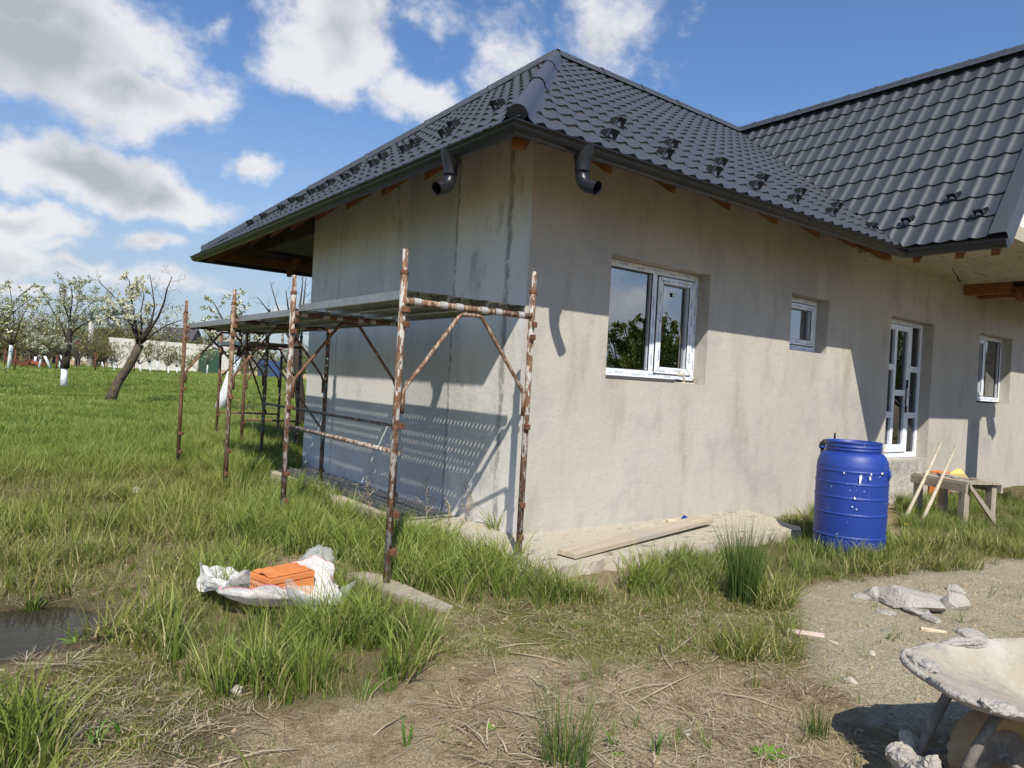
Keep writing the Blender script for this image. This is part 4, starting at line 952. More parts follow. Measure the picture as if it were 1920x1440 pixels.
# porch slab, gable and column
mb = MB(); mb.box((5.38, -1.70, 3.17), (8.6, -.002, 3.33)); put('porch_slab', mb, 'concrete_soffit', house)
mb = MB(); mb.prism([(5.36, 3.335), (8.64, 3.335), (8.64, 3.55), (PXR+.1, ZR-.2), (PXR-.1, ZR-.2), (5.36, 3.55)], -1.66, -1.42, 'y'); put('gable', mb, 'white_plaster', house)
mb = MB(); mb.bbox((8.27, -1.66, -.2), (8.57, -1.36, 3.169), .01); put('porch_column', mb, 'concrete_soffit', house)
cz = onz(1785, 503, 3.168); mb = MB(); e = atd(1800, 528, (cz-CAM) @ AX[2]); d = e-cz
mb.tube([cz, cz+d*.4, cz+d*.65+[.02, 0, 0], cz+d*.95+[.03, 0, 0], e, cz+d*.9-[.04, 0, 0], cz+d*.6], .006, 6); put('cable_loop', mb, 'cable_black', house)

# ---------------------------------------------------------------- scaffold
def scaffold_frame(par, Y, x0, x1, zb0, zb1, zt, zp, mats, rail_z=None):
    rr = random.Random(int(Y*100)); mb = MB(); mb.tube([(x0, Y, zt), (x1, Y, zt)], .022, 12); fr = put('frame', mb, mats[1], par)
    for x, zb, m_ in ((x0, zb0, mats[0]), (x1, zb1, mats[2] if len(mats) > 2 else mats[0])):
        t0, t1 = rr.uniform(-.008, .008), rr.uniform(-.008, .008)
        mb = MB(); mb.tube([(x+t0, Y+t1, zb), (x, Y, zp-.14), (x, Y, zp-.135), (x, Y, zp)], [.0242, .0242, .019, .019], 14); p = put('pole', mb, m_, fr)
        mb = MB(); mb.lathe([(.0245, 0), (.0275, .004), (.0275, .03), (.0245, .034)], 14, (x, Y, zp-.17)); put('collar', mb, 'clamp_rust', fr)
        for z in (zt-.06, zt-.155, .95, .37, .13):
            if z < zb+.1: continue
            a = rr.uniform(-.5, .5); s = 1 if x == x0 else -1
            mb = MB(); rot = Matrix.Rotation(a, 3, 'Z'); mb.bbox((.012*s-.02, -.045, -.02), (.012*s+.02, -.018, .02), .003, rot, (x, Y, z)); mb.bbox((.018*s-.004, -.02, -.018), (.018*s+.03, .02, .018), .003, rot, (x, Y, z)); put('coupler', mb, 'clamp_rust', fr)
    xm = (x0+x1)/2; zl = zt-.60; pts = [(x0+.038, Y, zl-.14), (x0+.038, Y, zl), (x0+.045, Y, zl+.02), (x0+.06, Y, zl+.045), (xm-.10, Y, zt-.062), (xm-.07, Y, zt-.042), (xm+.07, Y, zt-.042), (xm+.10, Y, zt-.062), (x1-.06, Y, zl+.06), (x1-.038, Y, zl), (x1-.038, Y, zl-.14)]
    mb = MB(); mb.tube(pts, .0135, 10); put('brace', mb, mats[1] if mats[1] != 'rust_light' else 'rust_pale', fr)
    return fr
SX0, SX1, SZT, SZP = -1.45, -.37, 1.770, 2.105
FY = (-.55, 1.45, 3.22, 5.35)
scaf = thing('scaffold', 'rusty pipe scaffold with flaking paint standing along the grey side wall', 'scaffold', (0, 0, 0))
for k, (Y, mts, zb) in enumerate(zip(FY, (('rust_light', 'rust_pale', 'rust_light'), ('rust_light', 'rust_bare', 'rust_blue'), ('rust_pale', 'rust_bare', 'rust_blue'), ('rust_bare', 'rust_bare', 'rust_blue')),
                                   ((-.075, -.1), (-.12, -.002), (-.12, -.002), (-.12, -.12)))):
    scaffold_frame(scaf, Y, SX0, SX1, zb[0], zb[1], SZT, SZP, mts)
zr1 = float(onx(640, 826, SX0)[2]); zr2 = float(onx(660, 784, SX1)[2])
mb = MB(); mb.tube([(SX0+.03, FY[0], zr1), (SX0+.03, FY[1], zr1+.01)], .0165, 10); put('ledger', mb, 'rust_light', scaf)
mb = MB(); mb.tube([(SX1-.03, FY[1], zr2), (SX1-.03, FY[2], zr2), (SX1-.03, FY[3], zr2)], .0165, 10); put('ledger', mb, 'rust_blue', scaf)
for a, b in (((SX1+.03, FY[2]+.02, .55), (SX1+.03, FY[3]-.05, 1.45)),):
    mb = MB(); mb.tube([a, b], .013, 8); put('diagonal_brace', mb, 'rust_blue', scaf)
def plank_mesh(L, wd=.325, holes=True):
    mb = MB(); us = [0]; nh = int((L-.2)/.062); 
    for k in range(nh): us += [.1+k*.062, .1+k*.062+.015]
    us.append(L); vs = [0]; nr = 6
    for k in range(nr): vs += [.045+k*.042, .045+k*.042+.021]
    vs.append(wd); V = [(v, u, .045-(.003 if 0 < j < len(vs)-1 else 0)) for u in us for j, v in enumerate(vs)]; nb = len(vs); F = []
    for i in range(len(us)-1):
        for j in range(nb-1):
            if i % 2 == 1 and j % 2 == 1 and i < len(us)-2: continue
            F.append((i*nb+j, i*nb+j+1, (i+1)*nb+j+1, (i+1)*nb+j))
    mb.add(V, F)
    for x, s in ((0, 1), (wd, -1)):
        mb.add([(x, 0, .046), (x, L, .046), (x, L, -.012), (x, 0, -.012), (x+s*.022, L, -.012), (x+s*.022, 0, -.012), (x+s*.022, L, -.004), (x+s*.022, 0, -.004)], [(0, 1, 2, 3), (3, 2, 4, 5), (5, 4, 6, 7)])
    for x in (.11, .215): mb.add([(x, .06, .044), (x, L-.06, .044), (x+.008, L-.06, .005), (x+.008, .06, .005), (x+.016, L-.06, .044), (x+.016, .06, .044)], [(0, 1, 2, 3), (3, 2, 4, 5)])
    return mb.mesh('deck_sheet', 'galvanised')
def hook_mesh(s):
    mb = MB(); P = []
    for a in np.linspace(R(100), R(-60), 9):
        P.append([(x, s*(math.cos(a)*.027), math.sin(a)*.027) for x in (-.028, .028)])
    P.insert(0, [(x, -s*.05, .031) for x in (-.028, .028)]); mb.grid(P); return mb.mesh('hook', 'hook_zinc')
HK = {1: hook_mesh(1), -1: hook_mesh(-1)}
bay_names = ('near', 'middle', 'far'); row_names = ('outer', 'centre', 'inner')
for b in range(3):
    L = FY[b+1]-FY[b]-.05; pm_ = plank_mesh(L)
    for r_ in range(3):
        x = SX0+.04+r_*.331; p = thing('scaffold_plank', f'{row_names[r_]} galvanised perforated steel plank on the {bay_names[b]} bay of the front scaffold', 'plank', (x, FY[b]+.025, SZT+.004+(.03 if b == 0 else 0)-(.0 if b < 2 else .012)), 0, 'steel planks on the front scaffold')
        put('deck_sheet', pm_, None, p)
        for e, yy in ((-1, -.025), (1, L+.025)):
            for hx in (.06, .265): put('hook', HK[e], None, p, (hx, yy, -.004-(.03 if b == 0 else 0)))
# second scaffold behind the corner
sc2 = thing('scaffold', 'second dark pipe scaffold standing in the shade beyond the house corner', 'scaffold')
y2 = (7.25, 9.1)
for Y, pa, pb in ((y2[0], 460, 562), (y2[1], 412, 527)):
    xa = float(ony(pa, 690, Y)[0]); xb = float(ony(pb, 690, Y)[0]); scaffold_frame(sc2, Y, xa, xb, -.12, -.12, 1.66, 2.0, ('rust_bare', 'rust_bare', 'rust_blue'))
    mb = MB(); mb.tube([(xa, Y, .42), (xb, Y, .40)], .016, 8); put('ledger', mb, 'rust_bare', sc2)
xa = float(ony(460, 690, y2[0])[0]); xb = float(ony(412, 690, y2[1])[0])
mb = MB(); mb.tube([(xa+.05, y2[0], 1.4), (xb+.9, y2[1], .42)], .016, 8); put('diagonal_brace', mb, 'rust_bare', sc2)
pm_ = plank_mesh(1.83)
for k in range(2):
    p = thing('scaffold_plank', ('left' if k == 0 else 'right')+' steel plank on the second scaffold beyond the corner', 'plank', (xa+.06+k*.36, y2[0]+.01, 1.665), 0, 'steel planks on the second scaffold'); p.rotation_euler = (0, 0, .0); put('deck_sheet', pm_, None, p)

# ---------------------------------------------------------------- things on the ground
def gzf(x, y): return float(gz(np.array([x]), np.array([y]))[0])
# plank under the near pole
a = onz(672, 1085, -.06); b = onz(818, 1148, -.06); ang = math.atan2(b[1]-a[1], b[0]-a[0]); L = float(np.linalg.norm((b-a)[:2]))+.06
sh_ = np.array([SX0, FY[0]])-(a+.38*(b-a))[:2]+np.array([.0, -.02]); a = a+np.array([*sh_, 0])
t_ = thing('timber_block', 'weathered grey timber with grooved side under the front scaffold pole', 'timber', (float(a[0]), float(a[1]), -.155), ang)
mb = MB(); mb.prism([(-.05, -.10), (L*.72, -.095), (L*.74, -.085), (L+.02, -.065), (L, .05), (L*.6, .07), (-.04, .085)], 0, .038); put('lower_board', mb, 'old_wood', t_)
mb = MB(); mb.prism([(-.03, -.108), (L*.7, -.10), (L*.71, -.088), (L+.04, -.06), (L+.03, .045), (L*.6, .065), (-.02, .08)], .044, .08); put('upper_board', mb, 'old_wood', t_)
# board on the slab
a = onz(1062, 1046, 0); b = onz(1322, 984, 0); ang = math.atan2(b[1]-a[1], b[0]-a[0]); L = float(np.linalg.norm((b-a)[:2]))
mb = MB(); mb.bbox((-L/2, -.085, 0), (L/2, .085, .042), .004); o = put('wooden_board', mb, 'plank_wood', loc=tuple((a+b)/2)[:2]+(.022,), rot=(R(1.5), R(-.7), ang)); tag(o, 'long sun-bleached wooden board lying on the concrete apron', 'board')
c_ = onz(1283, 976, 0); mb = MB(); mb.lathe([(.0, .004), (.025, .004), (.03, .02), (.036, .034), (.039, .034), (.036, .0), (.0, .0)], 18); tag(put('bottle_cap', mb, 'barrel_blue', loc=(float(c_[0]), float(c_[1]), 0), rot=(R(40), 0, 0)), 'small blue plastic cap lying beside the long board', 'cap')
c_ = onz(1262, 981, 0); mb = MB(); mb.bbox((-.06, -.025, 0), (.06, .025, .035), .003); tag(put('wood_offcut', mb, 'batten_wood', loc=(float(c_[0]), float(c_[1]), 0), rot=(0, 0, -.5)), 'short light wood offcut next to the blue cap', 'offcut')
for lab, p, q in (('long thin pale batten lying on the slab under the scaffold', (552, 887), (670, 930)), ('short thin pale batten behind the scaffold pole', (543, 878), (562, 886))):
    a = onz(*p, 0); b = onz(*q, 0); d = (b-a)[:2]; L = float(np.linalg.norm(d)); mb = MB(); mb.bbox((0, -.013, 0), (L, .013, .016), .002); tag(put('wooden_batten', mb, 'batten_wood', loc=(float(a[0]), float(a[1]), .001), rot=(0, 0, math.atan2(d[1], d[0]))), lab, 'batten', 'battens on the slab')
# blue barrel
BX, BY = 2.72, -1.44; bz = -.12
br = thing('plastic_barrel', 'tall blue plastic barrel splashed with white paint in front of the door', 'barrel', (BX, BY, bz))
pr = [(0, 0), (.25, 0), (.272, .012), (.285, .05), (.295, .12)]
def ring(z, r, h=.0038): return [(r, z-.04), (r, z-.018), (r, z-.012), (r+h*.9, z-.008), (r+h, z+.002), (r+h*.3, z+.006), (r-.001, z+.009), (r-.001, z+.014), (r-.001, z+.04)]
for z, r in ((.20, .299), (.40, .302), (.545, .302), (.67, .301), (.775, .298)): pr += ring(z, r)
pr += [(.296, .82), (.288, .86), (.272, .90), (.252, .925), (.235, .935)]
pr_n = [(.232, .937), (.230, .95), (.236, .954), (.236, .962), (.230, .968), (.230, .978), (.236, .982), (.236, .99), (.230, .996), (.230, 1.015), (.236, 1.02), (.236, 1.03), (.226, 1.032), (.220, 1.028), (.220, .9), (.26, .86), (.28, .8), (.28, .06), (0, .05)]
mb = MB(); mb.lathe(pr, 64); put('body', mb, 'barrel_blue', br)
mb = MB(); mb.lathe(pr_n, 64); put('neck', mb, 'barrel_blue', br)
for s in (0,):
    mb = MB(); a0 = math.atan2(CAM[1]-BY, CAM[0]-BX)+(1.32 if s == 0 else 1.32+math.pi); ca, sa = math.cos(a0), math.sin(a0)
    mb.tube([(.27*ca, .27*sa, .80), (.306*ca, .306*sa, .795), (.308*ca, .308*sa, .75), (.29*ca, .29*sa, .70)], .014, 8); put('handle', mb, 'barrel_blue', br)
rr = random.Random(6)
a0 = math.atan2(CAM[1]-BY, CAM[0]-BX)
def splash(da, z, w_, h_):
    mb = MB(); vs = [(0, 0)]; n_ = 11
    for k in range(n_):
        g = 2*math.pi*k/n_; q = rr.uniform(.7, 1.15); vs.append((w_*q*math.cos(g), h_*q*math.sin(g)))
    mb.add([(.3145*math.cos(a0+da+x/.3), .3145*math.sin(a0+da+x/.3), z+y) for x, y in vs], [(0, 1+k, 1+(k+1) % n_) for k in range(n_)]); put('paint_splash', mb, 'splash', br)
for da, z, w_, h_ in ((.22, .735, .011, .03), (.21, .70, .008, .02), (.47, .735, .008, .02), (.10, .555, .006, .012), (-.2, .765, .006, .01), (.5, .77, .006, .012), (.05, .48, .006, .007), (.16, .46, .006, .005), (.33, .62, .004, .004), (.85, .78, .012, .01)): splash(da, z, w_, h_)
# standpipe with tap behind the barrel
pxp = atd(1542, 835, 6.85); sp = thing('standpipe', 'black standpipe with a brass tap reaching over the barrel rim', 'tap', (float(pxp[0]), float(pxp[1]), -.12)); H_ = float(pxp[2])+.12
mb = MB(); mb.tube([(0, 0, 0), (.0, .0, H_*.6), (.004, 0, H_)], .017, 10); put('pipe', mb, 'black_plastic', sp)
rt = np.array([math.sin(YAW), -math.cos(YAW), 0]); mb = MB(); mb.tube([(0, 0, H_-.03), (0, 0, H_+.015), tuple(rt*.02+[0, 0, H_+.035]), tuple(rt*.06+[0, 0, H_+.04])], [.026, .028, .026, .024], 12); put('elbow', mb, 'black_plastic', sp)
mb = MB(); mb.lathe([(.03, 0), (.032, .015), (.03, .02)], 14, (0, 0, H_-.02)); put('nut', mb, 'barrel_blue', sp)
mb = MB(); mb.tube([tuple(rt*.055+[0, 0, H_+.04]), tuple(rt*.11+[0, 0, H_+.036]), tuple(rt*.135+[0, 0, H_+.02]), tuple(rt*.14+[0, 0, H_-.01])], [.011, .014, .013, .011], 10); put('tap_body', mb, 'brass', sp)
mb = MB(); mb.tube([tuple(rt*.112+[0, 0, H_+.045]), tuple(rt*.112+[0, 0, H_+.075])], .006, 8); put('spindle', mb, 'steel', sp)
mb = MB(); mb.tube([tuple(rt*.112+[0, 0, H_+.07]), tuple(rt*.113+[0, 0, H_+.125])], .009, 8); put('lever', mb, 'black_plastic', sp)
# work table with two poles leaning on it
TF_ = np.array([5.5, -1.35]); d1 = np.array([math.cos(R(66)), math.sin(R(66))]); d2 = np.array([math.cos(R(-20)), math.sin(R(-20))])
tb = thing('work_table', 'low rough wooden work table with splayed legs near the door', 'table', (float(TF_[0]), float(TF_[1]), -.12)); HT = .53
def T2(a, b, z): return (d1[0]*a+d2[0]*b, d1[1]*a+d2[1]*b, z)
def obox(par, name, a0, a1, b0, b1, z0, z1, m_='old_wood'):
    mb = MB(); mb.add([T2(a0, b0, z0), T2(a1, b0, z0), T2(a1, b1, z0), T2(a0, b1, z0), T2(a0, b0, z1), T2(a1, b0, z1), T2(a1, b1, z1), T2(a0, b1, z1)], [(0, 3, 2, 1), (4, 5, 6, 7), (0, 1, 5, 4), (1, 2, 6, 5), (2, 3, 7, 6), (3, 0, 4, 7)]); return put(name, mb, m_, par, fixn=True)
for k in range(4): obox(tb, 'top_board', -.02, .80, k*.125, k*.125+.118, HT-.025, HT+rr.uniform(-.003, .006))
obox(tb, 'apron', -.03, .80, -.03, -.002, HT-.12, HT-.02); obox(tb, 'apron', -.03, .80, .50, .53, HT-.12, HT-.02)
for a, b in ((.02, .01), (.02, .42), (.70, .01), (.70, .42)): obox(tb, 'leg', a, a+.085, b, b+.07, 0, HT-.03)
mb = MB(); p0 = np.array(T2(-.035, .02, HT-.06)); p1 = np.array(T2(-.02, .46, .03)); s_ = np.array(T2(.025, 0, 0)); q_ = np.array([0, 0, .085])
mb.add([p0, p0+s_, p1+s_, p1, p0+q_*.6, p0+s_+q_*.6, p1+s_+q_, p1+q_], [(0, 1, 2, 3), (4, 7, 6, 5), (0, 4, 5, 1), (1, 5, 6, 2), (2, 6, 7, 3), (3, 7, 4, 0)]); put('diagonal_brace', mb, 'old_wood', tb, fixn=True)
def lump(name, label, cat, loc, sx, sy, sz, mat, seed, group=None, sub=2, flat=.35):
    bm = bmesh.new(); bmesh.ops.create_icosphere(bm, subdivisions=sub, radius=1); rr_ = np.random.RandomState(seed); off = rr_.rand(3)*50; planes = []
    for _ in range(11): pn = rr_.normal(0, 1, 3); pn /= np.linalg.norm(pn); planes.append((pn, rr_.uniform(.5, .85)))
    for v in bm.verts:
        c = np.array(v.co); n1 = vnoise(c[0]*1.7+off[0]+c[2], c[1]*1.7+off[1]-c[2]*.7); n2 = vnoise(c[0]*4+off[1]+c[2]*3, c[1]*4+off[2]+c[2]*2)
        c = c*(.62+.5*n1+.22*n2); 
        if c[2] < -flat: c[2] = -flat
        for pn, pd in planes:
            q = c @ pn-pd
            if q > 0: c = c-pn*q*.93
        if c[2] < -flat: c[2] = -flat
        v.co = Vector((c[0]*sx, c[1]*sy, (c[2]+flat)*sz))
    me = bpy.data.meshes.new(name); bm.to_mesh(me); bm.free(); me.materials.append(MATS[mat]); o = put(name, me, None, None, loc, (0, 0, rr_.rand()*6)); return tag(o, label, cat, group)
for k, (a, b, lab) in enumerate(((.35, .2, 'dried mortar crust on the work table by its left edge'), (.2, .33, 'dark lump of dried mortar near the front of the work table'), (.55, .3, 'dried mortar lump at the back of the work table'))):
    p_ = T2(a, b, HT+.004); lump('mortar_crust', lab, 'mortar', (TF_[0]+p_[0], TF_[1]+p_[1], -.12+p_[2]), .07, .05, .02, 'mortar' if k != 1 else 'barrow_steel', 30+k, 'mortar on the work table')
for lab, b0, k0, f in (('nearer of two pale poles leaning on the work table', (4.8, -1.155, -.11), (5.69, -1.02, .435), 1.62), ('farther of two pale poles leaning on the work table', (5.0, -.90, -.11), (5.79, -.80, .435), 1.66)):
    b0 = np.array(b0); k0 = np.array(k0); e_ = b0+(k0-b0)*f; mb = MB(); mb.tube([b0, b0+(e_-b0)*.5+[0, 0, -.008], e_], [.021, .02, .018], 8); st = put('leaning_pole', mb, 'pole_grey'); tag(st, lab, 'pole', 'poles leaning on the work table')
# block and foam beside the door
blk = thing('hollow_brick', 'orange hollow brick standing beside the door threshold', 'brick', (7.62, -.22, -.1)); mb = MB(); mb.bbox((-.12, -.09, 0), (.12, .09, .42), .006); put('body', mb, 'clay', blk); mb = MB(); mb.box((-.05, -.0915, .08), (.05, -.0905, .36)); put('hollow', mb, 'clay_shade', blk)  # dark plate on the face paints the shade inside the hollow
lump('foam_block', 'yellow foam piece beside the door near the work table', 'foam', (8.15, -.25, .05), .2, .12, .28, 'foam_yellow', 5)
mb = MB(); mb.bbox((7.75, -.35, .02), (8.35, -.1, .06), .004); mb.bbox((7.8, -.3, -.1), (7.9, -.15, .02), .004); tag(put('support_block', mb, 'old_wood'), 'old board on blocks under the yellow foam by the door', 'board')
# brick in plastic sacking
s0 = onz(505, 1120, 0.0); s1 = onz(575, 1104, 0.0); ub = (s1-s0)[:2]; ub /= np.linalg.norm(ub); vb = np.array([-ub[1], ub[0]])
bk = thing('hollow_clay_block', 'new orange hollow clay block lying on white plastic sacking', 'brick', (float(s0[0]), float(s0[1]), -.035), math.atan2(ub[1], ub[0]))
LB, DB, HB = .30, .20, .135
mb = MB(); mb.bbox((0, 0, 0), (LB, DB, .095), .004); mb.bbox((-.001, -.004, .100), (LB, DB+.002, HB), .004); mb.box((.004, .004, .094), (LB-.004, DB-.004, .102)); put('body', mb, 'clay', bk)
mb = MB(); mb.box((-.0035, .006, .006), (-.0012, DB-.006, .098)); put('cut_end', mb, 'clay_end', bk)
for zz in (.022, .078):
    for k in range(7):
        mb = MB(); y_ = .022+k*.026; mb.prism([(y_-.007, zz), (y_+.007, zz), (y_+.002, zz-.018), (y_-.002, zz-.018)], -.0042, -.003, 'x'); put('cavity_shade', mb, 'clay_shade', bk)  # near-black plates on the cut end stand in for shaded openings
P = np.zeros((9, 13, 3))
for i in range(9):
    for j in range(13): P[i, j] = (LB*j/12*.97+.004, DB*i/8*.95+.004, HB+.002+.016*vnoise(j*.9, i*1.3)*(1 if i > 1 else .3))
mb = MB(); mb.grid(P); put('broken_top', mb, 'clay', bk)
# white plastic sacking: creased sheet with curled edges
def sheet(cx, cy, rx, ry, h, seed, na=72, nr=18, edge=.12, base=.0, rim=0.5, ang0=0.0):
    P = np.zeros((nr, na+1, 3)); rs_ = np.random.RandomState(seed); ph = rs_.rand(8)*6.28
    for i in range(nr):
        q = i/(nr-1)
        for j in range(na+1):
            a = 2*math.pi*(j % na)/na; ed = 1+edge*math.sin(3*a+ph[0])+edge*.7*math.sin(5*a+ph[1])+edge*.4*math.sin(9*a+ph[2])
            rr_ = q*ed; cr = math.sin(3*a+ph[3]+1.6*q)*.7+.35*abs(math.sin(6*a+ph[4]-1.5*q)); lift = h*np.clip((q-rim)/(1-rim), 0, 1)**1.2*max(.12, .55+.35*math.sin(2*a+ph[5])+.42*cr)
            z = base+max(lift, -.0)+.018*vnoise(rr_*9+j*.33, q*7+seed)*q; rr_ -= .12*np.clip((q-.8)/.2, 0, 1)*(lift > h*.6)
            x = rx*rr_*math.cos(a); y = ry*rr_*math.sin(a); P[i, j] = (x*math.cos(ang0)-y*math.sin(ang0), x*math.sin(ang0)+y*math.cos(ang0), z)
    return P
sk = thing('plastic_sacking', 'torn white plastic sacking with pink edge in the grass', 'plastic sack', (float(BAGC[0]), float(BAGC[1]), -.05))
right_ang = math.atan2(-math.cos(YAW), math.sin(YAW))
mb = MB(); Pw = sheet(0, 0, .41, .29, .15, 3, edge=.08, ang0=right_ang); mb.grid(Pw); put('white_film', mb, 'film_white', sk)
mb = MB(); e0 = Pw[-1]*[1.003, 1.003, 1]+[0, 0, .002]; e1 = Pw[-2]*[1.004, 1.004, 1]+[0, 0, .003]; mb.grid([(e0*.75+e1*.25)[5:24], e0[5:24]]); mb.grid([(e0*.8+e1*.2)[44:60], e0[44:60]]); put('pink_hem', mb, 'film_pink', sk)
lf = BAGC+np.array([math.sin(YAW)*-.34+math.cos(YAW)*.12, math.cos(YAW)*.34+math.sin(YAW)*.12, 0])
mb = MB(); Pw2 = sheet(0, 0, .22, .14, .11, 9, 48, 12, .12, .02, .2, right_ang-.5); mb.grid(Pw2); put('white_film', mb, 'film_white', sk, loc=(float(lf[0]-BAGC[0]), float(lf[1]-BAGC[1]), .0))
cb = thing('plastic_bag', 'crumpled clear plastic bag behind the orange block', 'plastic bag', tuple(map(float, onz(592, 1092, -.06)))); mb = MB(); P = np.zeros((16, 33, 3))
for i in range(16):
    for j in range(33):
        th = math.pi*i/15; a = 2*math.pi*(j % 32)/32; r_ = .115*(.75+.5*vnoise(i*.6+3, (j % 32)*.5))*(1+.12*math.sin(5*a+i)); P[i, j] = (r_*math.sin(th)*math.cos(a), r_*math.sin(th)*math.sin(a)*.8, .10+r_*math.cos(th)*.95)
mb.grid(P); put('film', mb, 'film_clear', cb)
c2 = thing('plastic_bag', 'clear plastic bag hanging over the right front edge of the sacking', 'plastic bag', tuple(map(float, onz(590, 1150, -.06)))); mb = MB(); mb.grid(sheet(0, 0, .21, .15, .13, 21, 40, 10, .16, .03, .3, right_ang)); put('film', mb, 'film_clear', c2)
# lumps of mortar and stones
mort = [(1698, 1132, .20, .13, .085, 'largest flat lump of dried mortar on the gravel'), (1640, 1120, .09, .07, .06, 'mortar lump left of the largest one on the gravel'), (1755, 1128, .12, .09, .05, 'low mortar slab right of the largest lump'), (1783, 1142, .07, .06, .07, 'small rounded mortar lump at the right end of the row'),
        (1722, 1150, .10, .06, .035, 'thin mortar flake in front of the largest lump'), (1615, 1118, .05, .05, .03, 'small mortar crumb at the left end of the row'), (1793, 1111, .05, .04, .045, 'lone mortar lump behind the row on the gravel'), (1745, 1165, .06, .04, .025, 'small mortar flake nearest the wheelbarrow'),
        (1815, 1195, .08, .05, .03, 'flat mortar scrap behind the wheelbarrow tray'), (1660, 1150, .06, .04, .02, 'broken mortar flake in front of the left lump')]
for k, (x, y, a, b, h, lab) in enumerate(mort):
    p = onz(x, y, -.1); lump('mortar_lump', lab, 'mortar', (float(p[0]), float(p[1]), gzf(p[0], p[1])-.008), a*1.5, b*1.5, h*1.35, 'mortar', 50+k, 'lumps of dried mortar on the gravel', 3, .25)
for k, (x, y, s, lab) in enumerate(((1594, 1278, .032, 'pale stone on the sandy soil left of the wheelbarrow'), (255, 922, .075, 'white stone lying in the short grass at left'), (443, 1303, .035, 'pale stone half hidden at the foot of the grass clump'), (1635, 1230, .025, 'small stone left of the wheelbarrow tray tip'), (1290, 1375, .02, 'tiny pale pebble among the dead straw'), (1562, 1205, .02, 'small stone beside the pinkish board offcut'))):
    p = onz(x, y, -.1); lump('stone', lab, 'stone', (float(p[0]), float(p[1]), gzf(p[0], p[1])-.006), s*1.3, s, s*.9, 'limestone', 80+k)
for lab, p, q, wd, m_ in (('short pinkish board offcut lying on the soil', (1476, 1184), (1545, 1194), .03, 'oriented_pink'), ('pale wood splinter lying on the gravel behind the wheelbarrow', (1726, 1182), (1775, 1190), .014, 'batten_wood')):
    a = onz(*p, -.1); b = onz(*q, -.1); d = (b-a)[:2]; L = float(np.linalg.norm(d)); mb = MB(); mb.bbox((0, -wd, 0), (L, wd, .02), .003); tag(put('board_offcut', mb, m_, loc=(float(a[0]), float(a[1]), gzf(a[0], a[1])-.002), rot=(0, 0, math.atan2(d[1], d[0]))), lab, 'board')
p = onz(1745, 1025, -.1); lump('brick_fragment', 'pinkish broken brick fragment lying in the grass below the work table', 'brick', (float(p[0]), float(p[1]), gzf(p[0], p[1])), .12, .09, .06, 'pink_scrap', 91)
# ---------------------------------------------------------------- wheelbarrow
WC = np.array([-.765, -3.80]); fb_ = np.array([-.84, .54]); fb_ /= np.linalg.norm(fb_); ab = math.atan2(fb_[1], fb_[0]); gw = gzf(*WC)
wb = thing('wheelbarrow', 'wheelbarrow caked in dried mortar at the right edge', 'wheelbarrow', (float(WC[0]), float(WC[1]), gw), ab)   # local +x forward, +y away from the camera side
def trayrow(z, xf, xr, wf_, wr, rad, n=44):
    """rounded rectangle outline, wider at the rear"""
    o = []
    for k in range(n):
        a = 2*math.pi*k/n; c, s = math.cos(a), math.sin(a); e = 2/3.6
        u = math.copysign(abs(c)**e, c); v = math.copysign(abs(s)**e, s); x = (xf+xr)/2+(xf-xr)/2*u; wd = wf_+(wr-wf_)*(xf-x)/(xf-xr); o.append((x, v*wd/2, z(x) if callable(z) else z))
    return o
rim = lambda x: .424+.05*(.3-x)
rows = [trayrow(lambda x: rim(x)-.012, .265, -.76, .60, .70, .1), trayrow(lambda x: rim(x)+.004, .27, -.765, .61, .71, .1), trayrow(lambda x: rim(x)+.008, .255, -.75, .585, .69, .1), trayrow(lambda x: rim(x)-.004, .215, -.73, .54, .65, .1),
        trayrow(lambda x: rim(x)-.05, .10, -.69, .49, .60, .1), trayrow(lambda x: .355, -.06, -.63, .42, .54, .1), trayrow(.27, -.24, -.58, .36, .47, .1), trayrow(.245, -.30, -.54, .30, .42, .1), trayrow(.24, -.40, -.46, .10, .12, .1)]
P = np.array([r+[r[0]] for r in rows]); rs_ = np.random.RandomState(2)
P[1:, :-1, 2] += .018*np.array([[vnoise(i*2.3, j*.8) for j in range(P.shape[1]-1)] for i in range(1, P.shape[0])]); P[:, -1] = P[:, 0]
out = [trayrow(lambda x: rim(x)-.012, .265, -.76, .60, .70, .1), trayrow(lambda x: rim(x)-.02, .225, -.735, .555, .66, .1), trayrow(lambda x: rim(x)-.068, .10, -.69, .50, .61, .1), trayrow(.335, -.06, -.63, .43, .55, .1), trayrow(.25, -.24, -.58, .37, .48, .1), trayrow(.225, -.30, -.54, .31, .43, .1), trayrow(.222, -.40, -.46, .10, .12, .1)]
mb = MB(); mb.grid(P); mb.grid(np.array([r+[r[0]] for r in out])[:, ::-1]); tray = put('tray', mb, 'barrow_tray', wb)
mb = MB(); crust = np.array(rows[1]+[rows[1][0]]); rr = random.Random(12); pts = []; rad = []
for k in range(len(crust)): pts.append(crust[k]+[0, 0, .004]); rad.append(.007+.011*rr.random())
mb.tube(pts, rad, 7); put('mortar_rim', mb, 'mortar', tray)
mb = MB(); RW, rt_ = .135, .040; n_ = 72
P = []
for i in range(n_+1):
    a = 2*math.pi*i/n_; row = []
    for k in range(13):
        g = 2*math.pi*k/12; lug = .008 if (i % 3 != 0 and -0.8 < math.sin(g) < .8 and math.cos(g) > .2) else 0; q = RW+(rt_+lug)*math.cos(g); row.append((q*math.cos(a), (rt_+lug*.3)*math.sin(g)*1.0, q*math.sin(a)))
    P.append(row)
RWo = RW+rt_; mb.grid(P); wh = put('wheel', mb, 'tyre_rubber', wb, loc=(0, 0, RWo))
